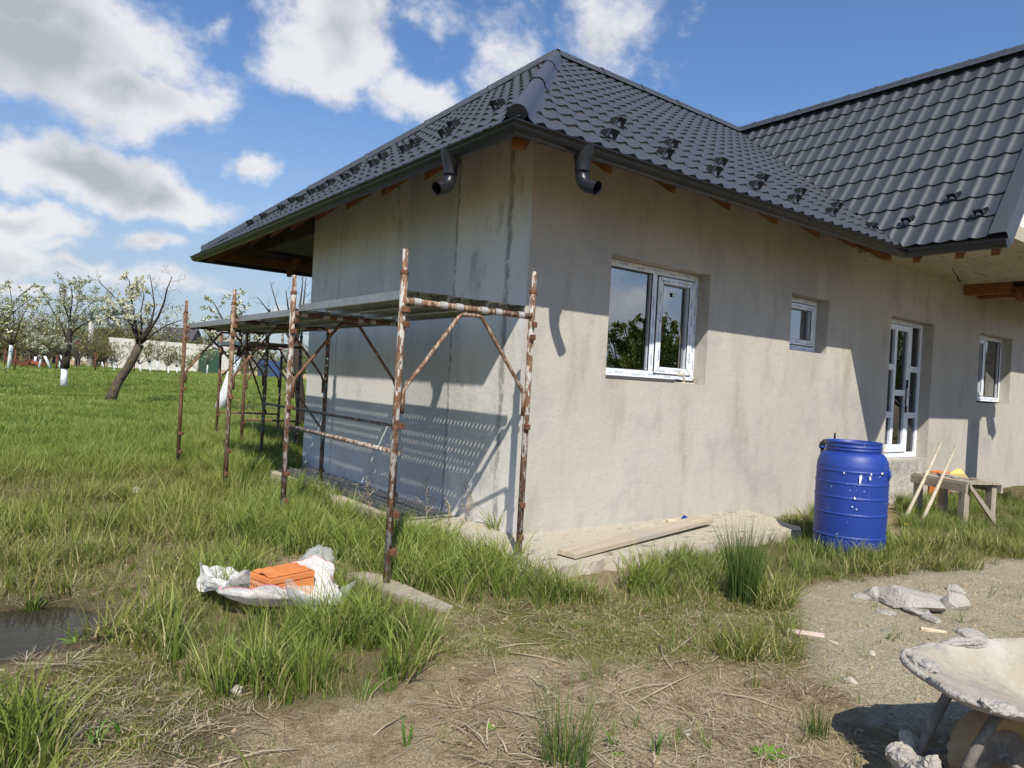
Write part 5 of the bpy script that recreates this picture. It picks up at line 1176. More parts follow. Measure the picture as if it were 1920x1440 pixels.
mb = MB(); rx = Matrix.Rotation(R(90), 3, 'X'); mb.lathe([(.0, .03), (.03, .032), (.035, .02), (.06, .012), (.10, .018), (.122, .03), (.122, -.03), (.10, -.018), (.06, -.012), (.035, -.02), (.03, -.032), (0, -.03)], 28, rot=rx); put('rim', mb, 'barrow_steel', wh)
mb = MB(); mb.tube([(0, -.14, 0), (0, .14, 0)], .011, 8); put('axle', mb, 'barrow_steel', wh)
for s in (-1, 1):
    y = s*.105; mb = MB(); mb.tube([(.24, y*.95, .10), (.0, y, RWo-.01), (-.25, y*1.15, .215), (-.6, y*1.8, .205), (-.95, y*2.4, .42), (-1.25, y*2.5, .50)], .017, 9); put('frame_rail', mb, 'barrow_steel', wb)
    mb = MB(); mb.tube([(.235, y*.95, .10), (.16, y, .26), (.09, y*1.05, .385)], .018, 9); put('strut', mb, 'barrow_steel', wb)
    mb = MB(); mb.tube([(-.5, y*1.7, .21), (-.58, y*2.2, .02), (-.66, y*2.2, .005), (-.74, y*2.1, .10)], .015, 8); put('leg', mb, 'barrow_steel', wb)
    mb = MB(); mb.tube([(-1.13, y*2.46, .47), (-1.27, y*2.5, .505)], .021, 10); put('grip', mb, 'black_plastic', wb)
mb = MB(); mb.tube([(.235, -.12, .10), (.285, -.10, .11), (.30, 0, .11), (.285, .10, .11), (.235, .12, .10)], .018, 9); bump_ = put('bumper', mb, 'barrow_steel', wb)
def cake(sx, sy, sz, seed):
    bm = bmesh.new(); bmesh.ops.create_icosphere(bm, subdivisions=3, radius=1); off = np.random.RandomState(seed).rand(3)*60
    for v in bm.verts:
        c = np.array(v.co); k = .55+.6*vnoise(c[0]*1.6+off[0]+c[2], c[1]*1.6+off[1]-c[2])+.35*vnoise(c[0]*5+off[2]+c[2]*4, c[1]*5+off[0]+c[2]*3); v.co = Vector((c[0]*sx*k, c[1]*sy*k, c[2]*sz*k))
    me = bpy.data.meshes.new('mortar_cake'); bm.to_mesh(me); bm.free(); me.materials.append(MATS['mortar']); return me
for k, (x, y, z, a, b, c) in enumerate(((.285, .10, .12, .045, .05, .05), (.30, .03, .125, .04, .06, .045), (.295, -.05, .115, .045, .055, .04), (.28, -.11, .115, .05, .04, .05), (.29, .07, .165, .03, .025, .04), (.25, -.125, .16, .03, .03, .035))): put('mortar_cake', cake(a, b, c, 400+k), None, bump_, (x, y, z))
for k, (x, y, z, a, b, c) in enumerate(((.20, .22, .445, .05, .05, .02), (.21, -.12, .445, .04, .07, .018), (-.1, -.31, .455, .10, .03, .02), (-.3, .33, .47, .08, .03, .03), (.02, -.05, .345, .07, .06, .015), (-.3, .1, .255, .10, .09, .025))): put('mortar_cake', cake(a, b, c, 420+k), None, tray, (x, y, z))

# ---------------------------------------------------------------- trees
def rvec(rng): 
    v = np.array([rng.gauss(0, 1), rng.gauss(0, 1), rng.gauss(0, 1)]); return v/np.linalg.norm(v)
def branch_path(rng, p, d, L, n, wob, up):
    pts = [np.array(p, float)]; d = np.array(d, float); d /= np.linalg.norm(d)
    for k in range(n):
        d = d+rvec(rng)*wob+np.array([0, 0, up]); d /= np.linalg.norm(d); pts.append(pts[-1]+d*L/n)
    return pts
class Tree:
    def __init__(s, seed): s.rng = random.Random(seed); s.wood = MB(); s.twig = MB(); s.tips = []
    def limb(s, pts, r0, r1, sides=7):
        m = len(pts); s.wood.tube(pts, [r0+(r1-r0)*k/(m-1) for k in range(m)], sides, cap=True)
    def sub(s, pts, r0, r1, n, L, lev, tag=0, start=.25, up=.05, spread=.9, wob=.22):
        """branches springing from a limb"""
        rng = s.rng; P = np.array(pts); m = len(pts)
        for k in range(n):
            q = start+(1-start)*(k+rng.random())/n; f = q*(m-1); i = min(int(f), m-2); p = P[i]+(P[i+1]-P[i])*(f-i); d = P[i+1]-P[i]; d = d/np.linalg.norm(d)
            sd = np.cross(d, rvec(rng)); sd /= np.linalg.norm(sd)+1e-9; dd = d*(1-.45*spread)+sd*spread; l = L*rng.uniform(.5, 1.15)*(1-.45*q); r = (r0+(r1-r0)*q)*.55
            pp = branch_path(rng, p, dd, l, 4 if lev > 0 else 3, wob, up); r = max(r, .004)
            s.wood.tube(pp, [r*(1-.75*t/(len(pp)-1)) for t in range(len(pp))], 5 if r > .012 else 3, cap=False)
            if lev > 0: s.sub(pp, r, r*.3, max(3, int(n*.6)), l*.6, lev-1, tag, .2, up, spread, wob)
            else: s.tips.append((pp, tag))
            if lev <= 1: s.tips.append((pp, tag))
def leafmesh(tips, rng, per, size, tags, spread=.04, cross=True, aspect=.7):
    mb = MB(); V = []; F = []
    for pp, tg in tips:
        if tags is not None and tg not in tags: continue
        P = np.array(pp); m = len(P)
        for k in range(per):
            f = rng.uniform(.15, 1)*(m-1); i = min(int(f), m-2); p = P[i]+(P[i+1]-P[i])*(f-i)+rvec(rng)*spread*rng.random()
            a = rvec(rng); b = np.cross(a, rvec(rng)); b /= np.linalg.norm(b)+1e-9; s_ = size*rng.uniform(.55, 1.3); o = len(V)
            V += [p-a*s_*.5, p+b*s_*aspect*.5, p+a*s_*.5, p-b*s_*aspect*.5]; F.append((o, o+1, o+2, o+3))
    mb.add(V, F); return mb
def finish(t_, root, bark, leaves):
    put('branches', t_.wood, bark, root)
    for nm, mb, m_ in leaves:
        if mb.v: put(nm, mb, m_, root)
# leaning tree with bare right half
DT = 23.6
def px(l, dep, j=0): return [atd(x, y, dep+(dz if False else 0)) for (x, y) in l]
lt = thing('fruit_tree', 'leaning dark-trunked fruit tree, half in white blossom, half bare', 'tree', tuple(map(float, onz(207, 753, -.12))))
org = np.array(lt.location); T = Tree(4)
def loc(pts): return [np.array(p)-org for p in pts]
tr_ = loc(px([(207, 756), (211, 738), (220, 718), (238, 692), (252, 668), (262, 646)], DT)); mb = MB(); mb.tube(tr_, [.185, .16, .145, .135, .135, .14], 12); put('trunk', mb, 'bark_lichen', lt)
limbs = [([(260, 648), (254, 630), (246, 606), (235, 588), (222, 566), (204, 546), (186, 529)], .065, 1, .35), ([(258, 645), (256, 622), (252, 596), (248, 570), (244, 546), (242, 524)], .07, 2, -.3), ([(264, 644), (272, 626), (284, 602), (290, 575), (286, 545), (281, 514)], .07, 0, .4), ([(266, 642), (280, 620), (297, 594), (308, 566), (314, 540), (323, 518)], .075, 0, -.5),
         ([(270, 640), (290, 624), (312, 610), (332, 603), (346, 598)], .05, 3, .5), ([(262, 640), (266, 610), (264, 584), (270, 556), (268, 530)], .05, 2, .9), ([(250, 612), (238, 600), (222, 596), (208, 592)], .03, 2, -.6)]
for pl_, r, tg, dz in limbs:
    P_ = [atd(x, y, DT+dz*k/len(pl_)*2.2)-org for k, (x, y) in enumerate(pl_)]; T.limb(P_, r*.72, .010); T.sub(P_, r*.36, .009, 9, .85, 2, tg, .22, .06, .85, .2)
rng = random.Random(8)
finish(T, lt, 'bark', [('blossom', leafmesh(T.tips, rng, 10, .058, (2,), .05), 'blossom_cream'), ('blossom', leafmesh(T.tips, rng, 1, .06, (1, 3), .05), 'blossom_cream'), ('foliage', leafmesh(T.tips, rng, 1, .05, (2, 3), .05), 'leaf_fresh')])
# upright tree with limewashed trunk foot
DT2 = 33.4
ut = thing('fruit_tree', 'upright dark fruit tree with limewashed trunk foot and pale new leaves', 'tree', tuple(map(float, onz(119, 725, -.12)))); org = np.array(ut.location); T = Tree(5)
tr_ = loc(px([(119, 727), (120, 708), (121, 690)], DT2)); mb = MB(); mb.tube(tr_, [.155, .14, .135], 12); put('limewashed_trunk', mb, 'limewash', ut)
tr_ = loc(px([(121, 690), (124, 672), (126, 655), (130, 630), (132, 615)], DT2)); mb = MB(); mb.tube(tr_, [.19, .17, .14, .12, .10], 10); put('trunk', mb, 'bark', ut)
for k, (pl_, r, dz) in enumerate((([(121, 688), (113, 675), (108, 660), (100, 653), (85, 650), (62, 653)], .07, -.4), ([(126, 640), (118, 618), (108, 596), (94, 575), (82, 556)], .06, .5), ([(131, 618), (128, 595), (120, 572), (122, 548), (118, 532)], .06, -.5), ([(131, 615), (140, 590), (146, 565), (150, 545), (148, 526)], .06, .6), ([(130, 632), (142, 618), (156, 608), (172, 600), (186, 592)], .055, -.3), ([(132, 612), (150, 592), (165, 575), (178, 560), (190, 556)], .05, .8), ([(124, 655), (112, 645), (98, 632), (80, 625), (66, 612)], .045, .9), ([(131, 612), (132, 585), (136, 560), (133, 535)], .05, -1.2))):
    P_ = [atd(x, y, DT2+dz*j/len(pl_)*2.5)-org for j, (x, y) in enumerate(pl_)]; T.limb(P_, r*.75, .012); T.sub(P_, r*.38, .010, 9, 1.15, 2, 1, .2, .06, .9, .22)
finish(T, ut, 'bark', [('blossom', leafmesh(T.tips, rng, 4, .052, None, .08), 'blossom'), ('foliage', leafmesh(T.tips, rng, 4, .055, None, .09), 'leaf_fresh')])
# generic orchard trees
def orchard(seed, h, lean, white, bl, lf, leafm='leaf_fresh', bark='bark', tw=.1, nl=6, lev=1, size=.11, bare=False):
    T = Tree(seed); rng = T.rng; th = h*rng.uniform(.2, .28); dx = np.array([math.cos(seed), math.sin(seed), 0])*lean
    tp = [np.array([0, 0, -.1]), dx*th*.5+[0, 0, th*.5], dx*th+[0, 0, th]]
    m1 = MB(); m1.tube(tp, [tw*1.15, tw, tw*.95], 8)
    for k in range(nl):
        a = 2*math.pi*(k+rng.random()*.6)/nl; el_ = rng.uniform(.55, 1.25); d = [math.cos(a)*math.cos(el_), math.sin(a)*math.cos(el_), math.sin(el_)]
        P_ = branch_path(rng, tp[-1], d, h*rng.uniform(.55, .82), 6, .16, .05); T.limb(P_, tw*.45, .012, 6); T.sub(P_, tw*.3, .010, 8, h*.24, lev, 0, .2, .06, .9, .22)
    return T, m1, (leafmesh(T.tips, rng, bl, size, None, .12) if bl else None), (leafmesh(T.tips, rng, lf, size, None, .14) if lf else None)
protos_t = []
for k, (sd, h, ln, bl, lf, lm) in enumerate(((21, 4.6, .25, 1, 2, 'leaf_olive'), (22, 5.2, .1, 1, 2, 'leaf_fresh'), (23, 4.2, .5, 0, 2, 'leaf_olive'), (24, 5.6, .15, 2, 2, 'leaf_fresh'), (25, 4.8, .35, 0, 5, 'leaf_olive'))):
    T, m1, b_, l_ = orchard(sd, h, ln, True, bl, lf); protos_t.append((m1.mesh('limewashed_trunk', 'limewash'), T.wood.mesh('branches', 'bark'), b_.mesh('blossom', 'blossom_cream') if b_ else None, l_.mesh('foliage', lm) if l_ else None))
def plant_tree(label, loc_, k, s, rz, group, name='fruit_tree'):
    t_ = thing(name, label, 'tree', loc_, rz, group); t_.scale = (s, s, s)
    for nm, me in zip(('limewashed_trunk', 'branches', 'blossom', 'foliage'), protos_t[k]):
        if me: put(nm, me, None, t_)
    return t_
ordn = ['leftmost', 'second', 'third', 'fourth', 'fifth', 'sixth', 'seventh', 'eighth', 'ninth', 'tenth', 'eleventh', 'twelfth', 'thirteenth', 'fourteenth', 'fifteenth', 'sixteenth']
rowt = [(16, 694, 3, 1.25), (63, 690, 0, 1.0), (73, 692, 4, .9), (96, 694, 2, 1.0), (111, 694, 1, .95), (187, 690, 0, .85), (195, 692, 4, .8), (213, 696, 2, .8), (265, 699, 0, .9), (283, 699, 4, .85), (296, 698, 1, .85), (316, 702, 2, .8), (332, 702, 4, .75), (388, 702, 1, .9), (470, 706, 3, .9), (505, 705, 0, .9)]
for k, (x, y, v, s) in enumerate(rowt):
    p = onz(x, y, -.1); lab = ('leftmost' if k == 0 else ordn[k]+' from the left')+' of the small fruit trees with limewashed trunks in the back row'
    plant_tree(lab, (float(p[0]), float(p[1]), gzf(p[0], p[1])), v, s*rng.uniform(1.05, 1.3), rng.uniform(0, 6.3), 'limewashed fruit trees in the back row')
# trees of the middle distance
p = onz(-80, 730, -.1); plant_tree('blossoming fruit tree cut by the left edge of the photo', (float(p[0]), float(p[1]), gzf(p[0], p[1])), 3, .95, 1.0, None)
# thick leaning limewashed trunk behind the scaffold
wt = thing('fruit_tree', 'fruit tree with thick leaning limewashed trunk behind the scaffold', 'tree', tuple(map(float, onz(410, 770, -.12)))); org = np.array(wt.location); DW = float((org-CAM) @ AX[2]); T = Tree(31)
tp = [atd(x, y, DW)-org for x, y in ((410, 772), (420, 742), (432, 706), (446, 668))]; mb = MB(); mb.tube(tp, [.17, .15, .14, .12], 10); put('limewashed_trunk', mb, 'limewash', wt)
for pl_, dz in (([(446, 668), (440, 640), (424, 612), (410, 585), (400, 566)], .4), ([(446, 668), (452, 640), (448, 610), (440, 580), (436, 562)], -.5), ([(446, 668), (466, 645), (470, 615), (462, 590)], .8), ([(440, 680), (420, 660), (400, 640), (382, 618)], -.6), ([(446, 668), (470, 652), (492, 632), (505, 610)], .3)):
    P_ = [atd(x, y, DW+dz*j/len(pl_)*2)-org for j, (x, y) in enumerate(pl_)]; T.limb(P_, .06, .012); T.sub(P_, .035, .01, 8, .8, 1, 1, .2, .06, .9, .22)
finish(T, wt, 'bark', [('blossom', leafmesh(T.tips, rng, 4, .07, None, .08), 'blossom_cream'), ('foliage', leafmesh(T.tips, rng, 4, .07, None, .08), 'leaf_fresh')])
# bare tree close behind the house corner
bt = thing('bare_tree', 'bare dark tree behind the corner of the house and the second scaffold', 'tree', tuple(map(float, onz(566, 806, -.12)))); org = np.array(bt.location); DB_ = float((org-CAM) @ AX[2]); T = Tree(33)
tp = [atd(x, y, DB_)-org for x, y in ((566, 812), (564, 760), (560, 720), (558, 680), (556, 640))]; mb = MB(); mb.tube(tp, [.13, .12, .11, .10, .085], 10); put('trunk', mb, 'bark', bt)
for pl_, dz in (([(558, 680), (545, 640), (530, 600), (518, 570), (507, 530)], .5), ([(557, 660), (548, 610), (540, 575), (536, 545)], -.3), ([(556, 640), (566, 600), (570, 560), (574, 520)], .4), ([(556, 640), (560, 590), (566, 545), (568, 515)], .9), ([(557, 655), (535, 620), (505, 585), (482, 556)], .2)):
    P_ = [atd(x, y, DB_+dz*j/len(pl_)*2)-org for j, (x, y) in enumerate(pl_)]; T.limb(P_, .04, .008); T.sub(P_, .02, .006, 6, .45, 1, 1, .3, .06, .8, .2)
finish(T, bt, 'bark', [])
# far wood of bare and budding trees along the horizon
wc = bpy.data.collections.new('wood_tree')
for k, (sd, h, m_, lf, lm) in enumerate(((41, 7.5, 'twig', 0, None), (42, 6.5, 'twig', 2, 'leaf_olive'), (43, 8.0, 'twig', 0, None), (44, 5.0, 'twig', 4, 'leaf_olive'), (45, 5.5, 'twig', 3, 'leaf_fresh'))):
    T, m1, b_, l_ = orchard(sd, h, .1, False, 0, lf, tw=.12, nl=9, size=.2); me = MB(); me.add(m1.v, m1.f); me.add(T.wood.v, T.wood.f); mesh = me.mesh('wood_tree', 'twig')
    if l_:
        o0 = len(me.v); me.add(l_.v, l_.f); mesh = me.mesh('wood_tree', 'twig'); mesh.materials.append(MATS[lm]); idx = np.zeros(len(me.f), np.int32); idx[len(me.f)-len(l_.f):] = 1; mesh.polygons.foreach_set('material_index', idx)
    wc.objects.link(bpy.data.objects.new('wood_tree', mesh))
pts = []; scs = []; rw = np.random.RandomState(4)
for k in range(230):
    x = rw.uniform(-420, 660) if k % 3 else rw.uniform(-300, 260); dpt = rw.uniform(118, 185); q = atd(x, 700, dpt); pts.append((q[0], q[1], -.3)); scs.append(rw.uniform(1.0, 1.75)*(1.0 if x < 420 else .8))
for k in range(75):   # brushwood at the orchard's far edge
    x = rw.uniform(-320, 205); q = atd(x, 700, rw.uniform(97, 111)); pts.append((q[0], q[1], -.3)); scs.append(rw.uniform(.55, 1.0))
for k in range(16):
    x = rw.uniform(205, 620); q = atd(x, 700, rw.uniform(97, 109)); pts.append((q[0], q[1], -.3)); scs.append(rw.uniform(.35, .7))
scatter('far_wood', np.array(pts), np.array(scs), wc, 5, 'distant wood of bare and budding trees along the horizon', 'wood', 4, .03)

# ---------------------------------------------------------------- things at the far side of the orchard
def farbox(name, label, cat, p0, p1, dep0, dep1, ztop, thick, mat, zb=-.4):
    a = atd(p0, 690, dep0); b = atd(p1, 690, dep1); d = (b-a)[:2]; L = float(np.linalg.norm(d)); o = thing(name, label, cat, (float(a[0]), float(a[1]), zb), math.atan2(d[1], d[0])); return o, L
def ztop(x, y, dep): return float(atd(x, y, dep)[2])
fw, L = farbox('boundary_wall', 'long white boundary wall behind the orchard', 'wall', 201, 430, 112, 124, 0, .2, None); mb = MB(); h1 = ztop(201, 632, 112)+.4; h2 = ztop(430, 650, 124)+.4
mb.add([(0, 0, 0), (L, 0, 0), (L, .2, 0), (0, .2, 0), (0, 0, h1), (L, 0, h2), (L, .2, h2), (0, .2, h1)], [(0, 3, 2, 1), (4, 5, 6, 7), (0, 1, 5, 4), (1, 2, 6, 5), (2, 3, 7, 6), (3, 0, 4, 7)]); put('panel', mb, 'wall_white', fw)
mb = MB(); mb.box((-.1, -.1, 0), (L, -.003, .55)); put('plinth', mb, 'post_concrete', fw)
rf, L = farbox('sheet_fence', 'dark red ribbed sheet metal fence on a concrete base', 'fence', 132, 199, 114, 114, 0, .1, None); mb = MB(); hb = ztop(160, 668, 114)+.4; ht = ztop(160, 640, 114)+.4; nr = int(L/.22); prf = []
for k in range(nr): prf += [(k*.22, 0), (k*.22+.09, 0), (k*.22+.11, -.04), (k*.22+.20, -.04)]
mb.grid([[(x, y, hb) for x, y in prf], [(x, y, ht) for x, y in prf]], False); put('ribbed_sheet', mb, 'corten_sheet', rf); mb = MB(); mb.box((0, -.12, hb-.75), (L, .12, hb-.02)); put('concrete_base', mb, 'post_concrete', rf); mb = MB(); mb.box((0, -.14, 0), (L+1.5, .1, hb-.76)); put('ochre_footing', mb, 'wall_ochre', rf)
pp = atd(166, 690, 112); mb = MB(); hh = ztop(166, 597, 112); mb.bbox((-.25, -.25, 0), (.25, .25, hh+.4), .03); mb.bbox((-.3, -.3, hh+.4), (.3, .3, hh+.5), .03); tag(put('gate_pillar', mb, 'wall_white', loc=(float(pp[0]), float(pp[1])-.6, -.5), rot=(0, 0, .6)), 'tall white pillar beside the dark red fence', 'pillar')
gh, L = farbox('far_house', 'house with dark grey roof behind the white boundary wall', 'house', 296, 352, 150, 150, 0, 6, None); mb = MB(); mb.box((0, 0, 0), (L, 6, 4.3)); put('wall', mb, 'house_wall', gh); z0 = ztop(320, 640, 150)+.4; z1 = ztop(320, 612, 150)+.4
mb = MB(); mb.prism([(-.4, z0-.1), (6.4, z0-.1), (3, z1)], -.5, L+.5, 'x'); put('roof', mb, 'roof_grey', gh)
for nm, lab, x0, x1, y0, y1, d, m_, cat in (('green_fence', 'green sheet fence panel seen behind the scaffold', 372, 412, 657, 690, 112, 'sheet_green', 'fence'), ('blue_sheet_fence', 'blue sheet panel far behind the scaffold poles', 484, 526, 676, 700, 112, 'sheet_blue', 'fence')):
    o, L = farbox(nm, lab, cat, x0, x1, d, d, 0, .1, None); mb = MB(); zt = ztop((x0+x1)/2, y0, d)+.4; nr = int(L/.3); prf = []
    for k in range(nr+1): prf += [(k*.3, 0), (k*.3+.2, 0), (k*.3+.22, -.04), (k*.3+.28, -.04)]
    mb.grid([[(x, y, 0) for x, y in prf], [(x, y, zt) for x, y in prf]], False); put('ribbed_sheet', mb, m_, o)
    for k in (0, 1): mb = MB(); mb.box((k*L-.05, .01, 0), (k*L+.05, .1, zt)); put('post', mb, 'scrap_rust', o)
# low brick-coloured wall behind the scaffold
o, L = farbox('low_wall', 'low ochre wall under the far trees behind the scaffold', 'wall', 370, 640, 116, 112, 0, .2, None); mb = MB(); mb.box((0, 0, 0), (L, .2, .95)); put('panel', mb, 'wall_ochre', o); mb = MB(); mb.box((-.05, -.05, .953), (L+.05, .25, 1.03)); put('coping', mb, 'post_concrete', o)
# rusty fence posts
for lab, x, y0, y1 in (('rusty steel fence post at the far left of the meadow', 27, 654, 696), ('rusty steel fence post left of the upright tree', 105, 664, 695), ('rusty steel fence post between the two nearer trees', 178, 660, 696), ('rusty steel fence post just right of the leaning tree', 251, 672, 700), ('short rusty fence post at the left photo edge', 8, 652, 688)):
    p = onz(x, y1, -.1); dep = float((p-CAM) @ AX[2]); h = ztop(x, y0, dep)+.12; mb = MB(); mb.tube([(0, 0, 0), (.02, 0, h)], .07, 10); mb.tube([(.02, 0, h), (.02, 0, h+.03)], .08, 10); tag(put('fence_post', mb, 'scrap_rust', loc=(float(p[0]), float(p[1]), -.2)), lab, 'post', 'rusty fence posts across the meadow')
# scrap heap
sh = thing('scrap_heap', 'heap of rusty farm scrap at the far left of the orchard', 'scrap heap', tuple(map(float, onz(48, 690, -.1)))); rr = random.Random(3)
for k in range(16):
    mb = MB(); c = np.array([rr.uniform(-1.6, 1.6), rr.uniform(-.6, .6), rr.uniform(.1, 1.1)]); d = rvec(rr)*rr.uniform(.5, 1.3); d[2] *= .4; mb.tube([c-d, c, c+d], rr.uniform(.03, .09), 6); put('bar', mb, 'scrap_rust', sh)
for k in range(4):
    mb = MB(); mb.bbox((-.7, -.3, 0), (.7, .3, .35), .04, Matrix.Rotation(rr.uniform(-.5, .5), 3, 'Y'), (rr.uniform(-1.2, 1.2), rr.uniform(-.3, .3), rr.uniform(.1, .7))); put('sheet', mb, 'scrap_rust' if k else 'red_tile', sh)
# overhead cable with its poles
ca, cb2, = atd(-260, 548, 120), atd(700, 634, 120); mb = MB(); P_ = []
for k in range(25):
    q = k/24; p = ca+(cb2-ca)*q; p[2] -= 2.2*4*q*(1-q)*.5-.2; P_.append(p)
uc = thing('overhead_cable', 'overhead cable sagging across the sky above the orchard', 'cable', (0, 0, 0)); mb.tube(P_, .045, 5); put('cable', mb, 'cable_black', uc)
for e, lab in ((P_[0], 'wooden utility pole left of the orchard carrying the cable'), (P_[-1], 'wooden utility pole behind the house carrying the cable')):
    up_ = thing('utility_pole', lab, 'pole', (float(e[0]), float(e[1]), -.3)); mb = MB(); mb.tube([(0, 0, 0), (0, 0, float(e[2])+.7)], [.16, .11], 10); put('mast', mb, 'old_wood', up_); mb = MB(); mb.box((-.6, -.06, float(e[2])+.1), (.6, .06, float(e[2])+.22)); put('crossarm', mb, 'old_wood', up_)
# ---------------------------------------------------------------- behind the photographer (seen in the panes)
for k, (x, y, s, sd) in enumerate(((9.2, -9.8, 1.05, 61), (11.4, -9.0, 1.0, 62), (13.6, -9.6, 1.1, 63), (16.2, -9.2, 1.0, 64), (24, -8.6, 1.35, 65), (28, -8.9, 1.4, 66), (32.5, -8.2, 1.4, 67))):
    T, m1, b_, l_ = orchard(sd, 3.35*s, .15, False, 0, 16, tw=.08, nl=11, size=.085); o = thing('garden_tree', ['first', 'second', 'third', 'fourth', 'fifth', 'sixth', 'seventh'][k]+' leafy green tree reflected in the windows, counted from the camera', 'tree', (x, y, gzf(x, y)), k*1.3, 'leafy trees opposite the house')
    put('trunk', m1, 'bark', o); put('branches', T.wood, 'bark', o); put('foliage', l_, 'leaf_fresh', o)
nh = thing('neighbour_house', 'neighbour house with red tiled roof reflected in the window', 'house', (20, -42, -.2), .3)
mb = MB(); mb.box((0, -8, 0), (13, 0, 3.0)); put('wall', mb, 'house_wall', nh)
for k in range(3):
    mb = MB(); mb.box((1.5+k*4, .004, 1), (3+k*4, .03, 2.2)); put('window', mb, 'gasket', nh)
mb = MB(); mb.prism([(-8.5, 2.95), (.5, 2.95), (-4, 6.0)], -.5, 13.5, 'x'); rf_ = put('roof', mb, 'red_tile', nh)
mb = MB(); mb.box((6, -5, 5), (6.7, -4.4, 7)); put('chimney', mb, 'red_tile', rf_)

# ---------------------------------------------------------------- single plants
def plant(name, label, cat, loc_, blades, hmin, hmax, wid, spread, lean, mat, seed, lev=5, group=None, scale=1):
    V, F = tuft(random.Random(seed), blades, hmin, hmax, wid, spread, lean, lev); mb = MB(); mb.add(V, F, True); me = mb.mesh('blades', mat)
    at = me.attributes.new('tip', 'FLOAT', 'POINT'); at.data.foreach_set('value', np.array([v[2] for v in V], np.float32)); a2 = me.attributes.new('rnd', 'FLOAT', 'POINT'); a2.data.foreach_set('value', np.full(len(V), random.Random(seed).random(), np.float32))
    return tag(put(name, me, None, None, loc_), label, cat, group)
def gp(x, y): p = onz(x, y, -.1); return (float(p[0]), float(p[1]), gzf(p[0], p[1])-.005)
plant('rush_clump', 'tall dark green rush clump standing between the slab and the gravel', 'rush', gp(1392, 1128), 320, .28, .68, .0055, .10, .34, 'grass_rush', 1)
plant('rush_clump', 'sparse upright rush clump at the bottom centre', 'rush', gp(1060, 1436), 120, .14, .46, .0042, .085, .62, 'grass_rush', 2)
plant('rush_clump', 'small rush clump left of the wheelbarrow at the bottom', 'rush', gp(1533, 1378), 60, .07, .21, .0035, .04, .4, 'grass_rush', 3)
plant('rush_clump', 'thin rush tuft on the moss beside the gravel', 'rush', gp(1378, 1206), 14, .05, .17, .0035, .02, .5, 'grass_rush', 4)
plant('grass_clump', 'yellow-green grass clump at the front of the foreground grass', 'grass', gp(582, 1296), 120, .12, .33, .0055, .06, .5, 'grass_tall', 5)
plant('grass_clump', 'bushy grass clump growing through the slab at the house corner', 'grass', gp(935, 1012), 90, .15, .48, .011, .09, .8, 'grass_tall', 6)
plant('grass_clump', 'broad-leaved grass clump in front of the inner scaffold pole', 'grass', gp(900, 1075), 60, .12, .34, .014, .10, .9, 'grass_tall', 7)
plant('grass_clump', 'grass clump with broad blades left of the blue barrel', 'grass', gp(1525, 995), 60, .15, .40, .014, .10, .8, 'grass_tall', 8)
plant('grass_clump', 'spreading grass rosette at the edge of the puddle', 'grass', gp(62, 1125), 45, .06, .17, .010, .05, 1.1, 'grass_tall', 9)
plant('grass_clump', 'flattened grass tuft on the mud right of the puddle', 'grass', gp(150, 1200), 16, .08, .2, .011, .05, 1.3, 'grass_tall', 10)
plant('grass_clump', 'tall grass clump in the meadow left of the scaffold', 'grass', gp(205, 905), 110, .14, .34, .008, .12, .5, 'grass_tall', 11)
plant('grass_clump', 'blurred grass clump in the bottom left corner', 'grass', gp(25, 1445), 130, .10, .26, .006, .10, .5, 'grass_tall', 12)
for k, (x, y) in enumerate(((690, 1310), (1150, 1400), (1230, 1415), (230, 1370), (180, 1400), (760, 1400))):
    plant('weed', ['weed sprout right of the foreground grass clump', 'dark leafy weed right of the bottom rush clump', 'second leafy weed right of the bottom rush clump', 'weed sprout on the mud at bottom left', 'weed sprout nearest the bottom left grass', 'thin weed sprout left of the bottom rush clump'][k], 'weed', gp(x, y), 8, .05, .13, .013, .02, .8, 'weed_leaf', 70+k)
def rosette(label, x, y, n, r, seed):
    rng_ = random.Random(seed); mb = MB()
    for k in range(n):
        a = 2*math.pi*k/n+rng_.uniform(-.3, .3); l = r*rng_.uniform(.6, 1.1); c, s = math.cos(a), math.sin(a); wd = l*.28; up_ = rng_.uniform(.25, .7)
        P = [[(c*q*l-s*e*wd*math.sin(math.pi*min(q*.9+.1, 1)), s*q*l+c*e*wd*math.sin(math.pi*min(q*.9+.1, 1)), .006+l*up_*q*(1-.5*q)-abs(e)*.003) for e in (-.5, 0, .5)] for q in (0, .3, .6, .85, 1)]; mb.grid(P)
    tag(put('leafy_weed', mb, 'leaf_bright', loc=gp(x, y)), label, 'weed')
pm('leaf_bright', (.16, .30, .03), .5, .4, transl=.3)
for k, (lab, x, y, n, r) in enumerate((('bright green leafy weed at the bottom right of the rush clump', 1160, 1412, 7, .04), ('bright green leafy weed at the bottom near the wheelbarrow', 1440, 1415, 16, .075), ('broad-leaved weed at the foot of the inner scaffold pole', 975, 1062, 14, .16), ('broad-leaved weed in the grass left of the rush clump', 1290, 1030, 16, .12), ('leafy weed on the mud near the puddle', 140, 1185, 10, .08), ('dark leafy weed by the wall right of the work table', 1850, 880, 14, .28), ('small leafy weed on the bare soil in the centre', 920, 1370, 6, .04))): rosette(lab, x, y, n, r, 200+k)
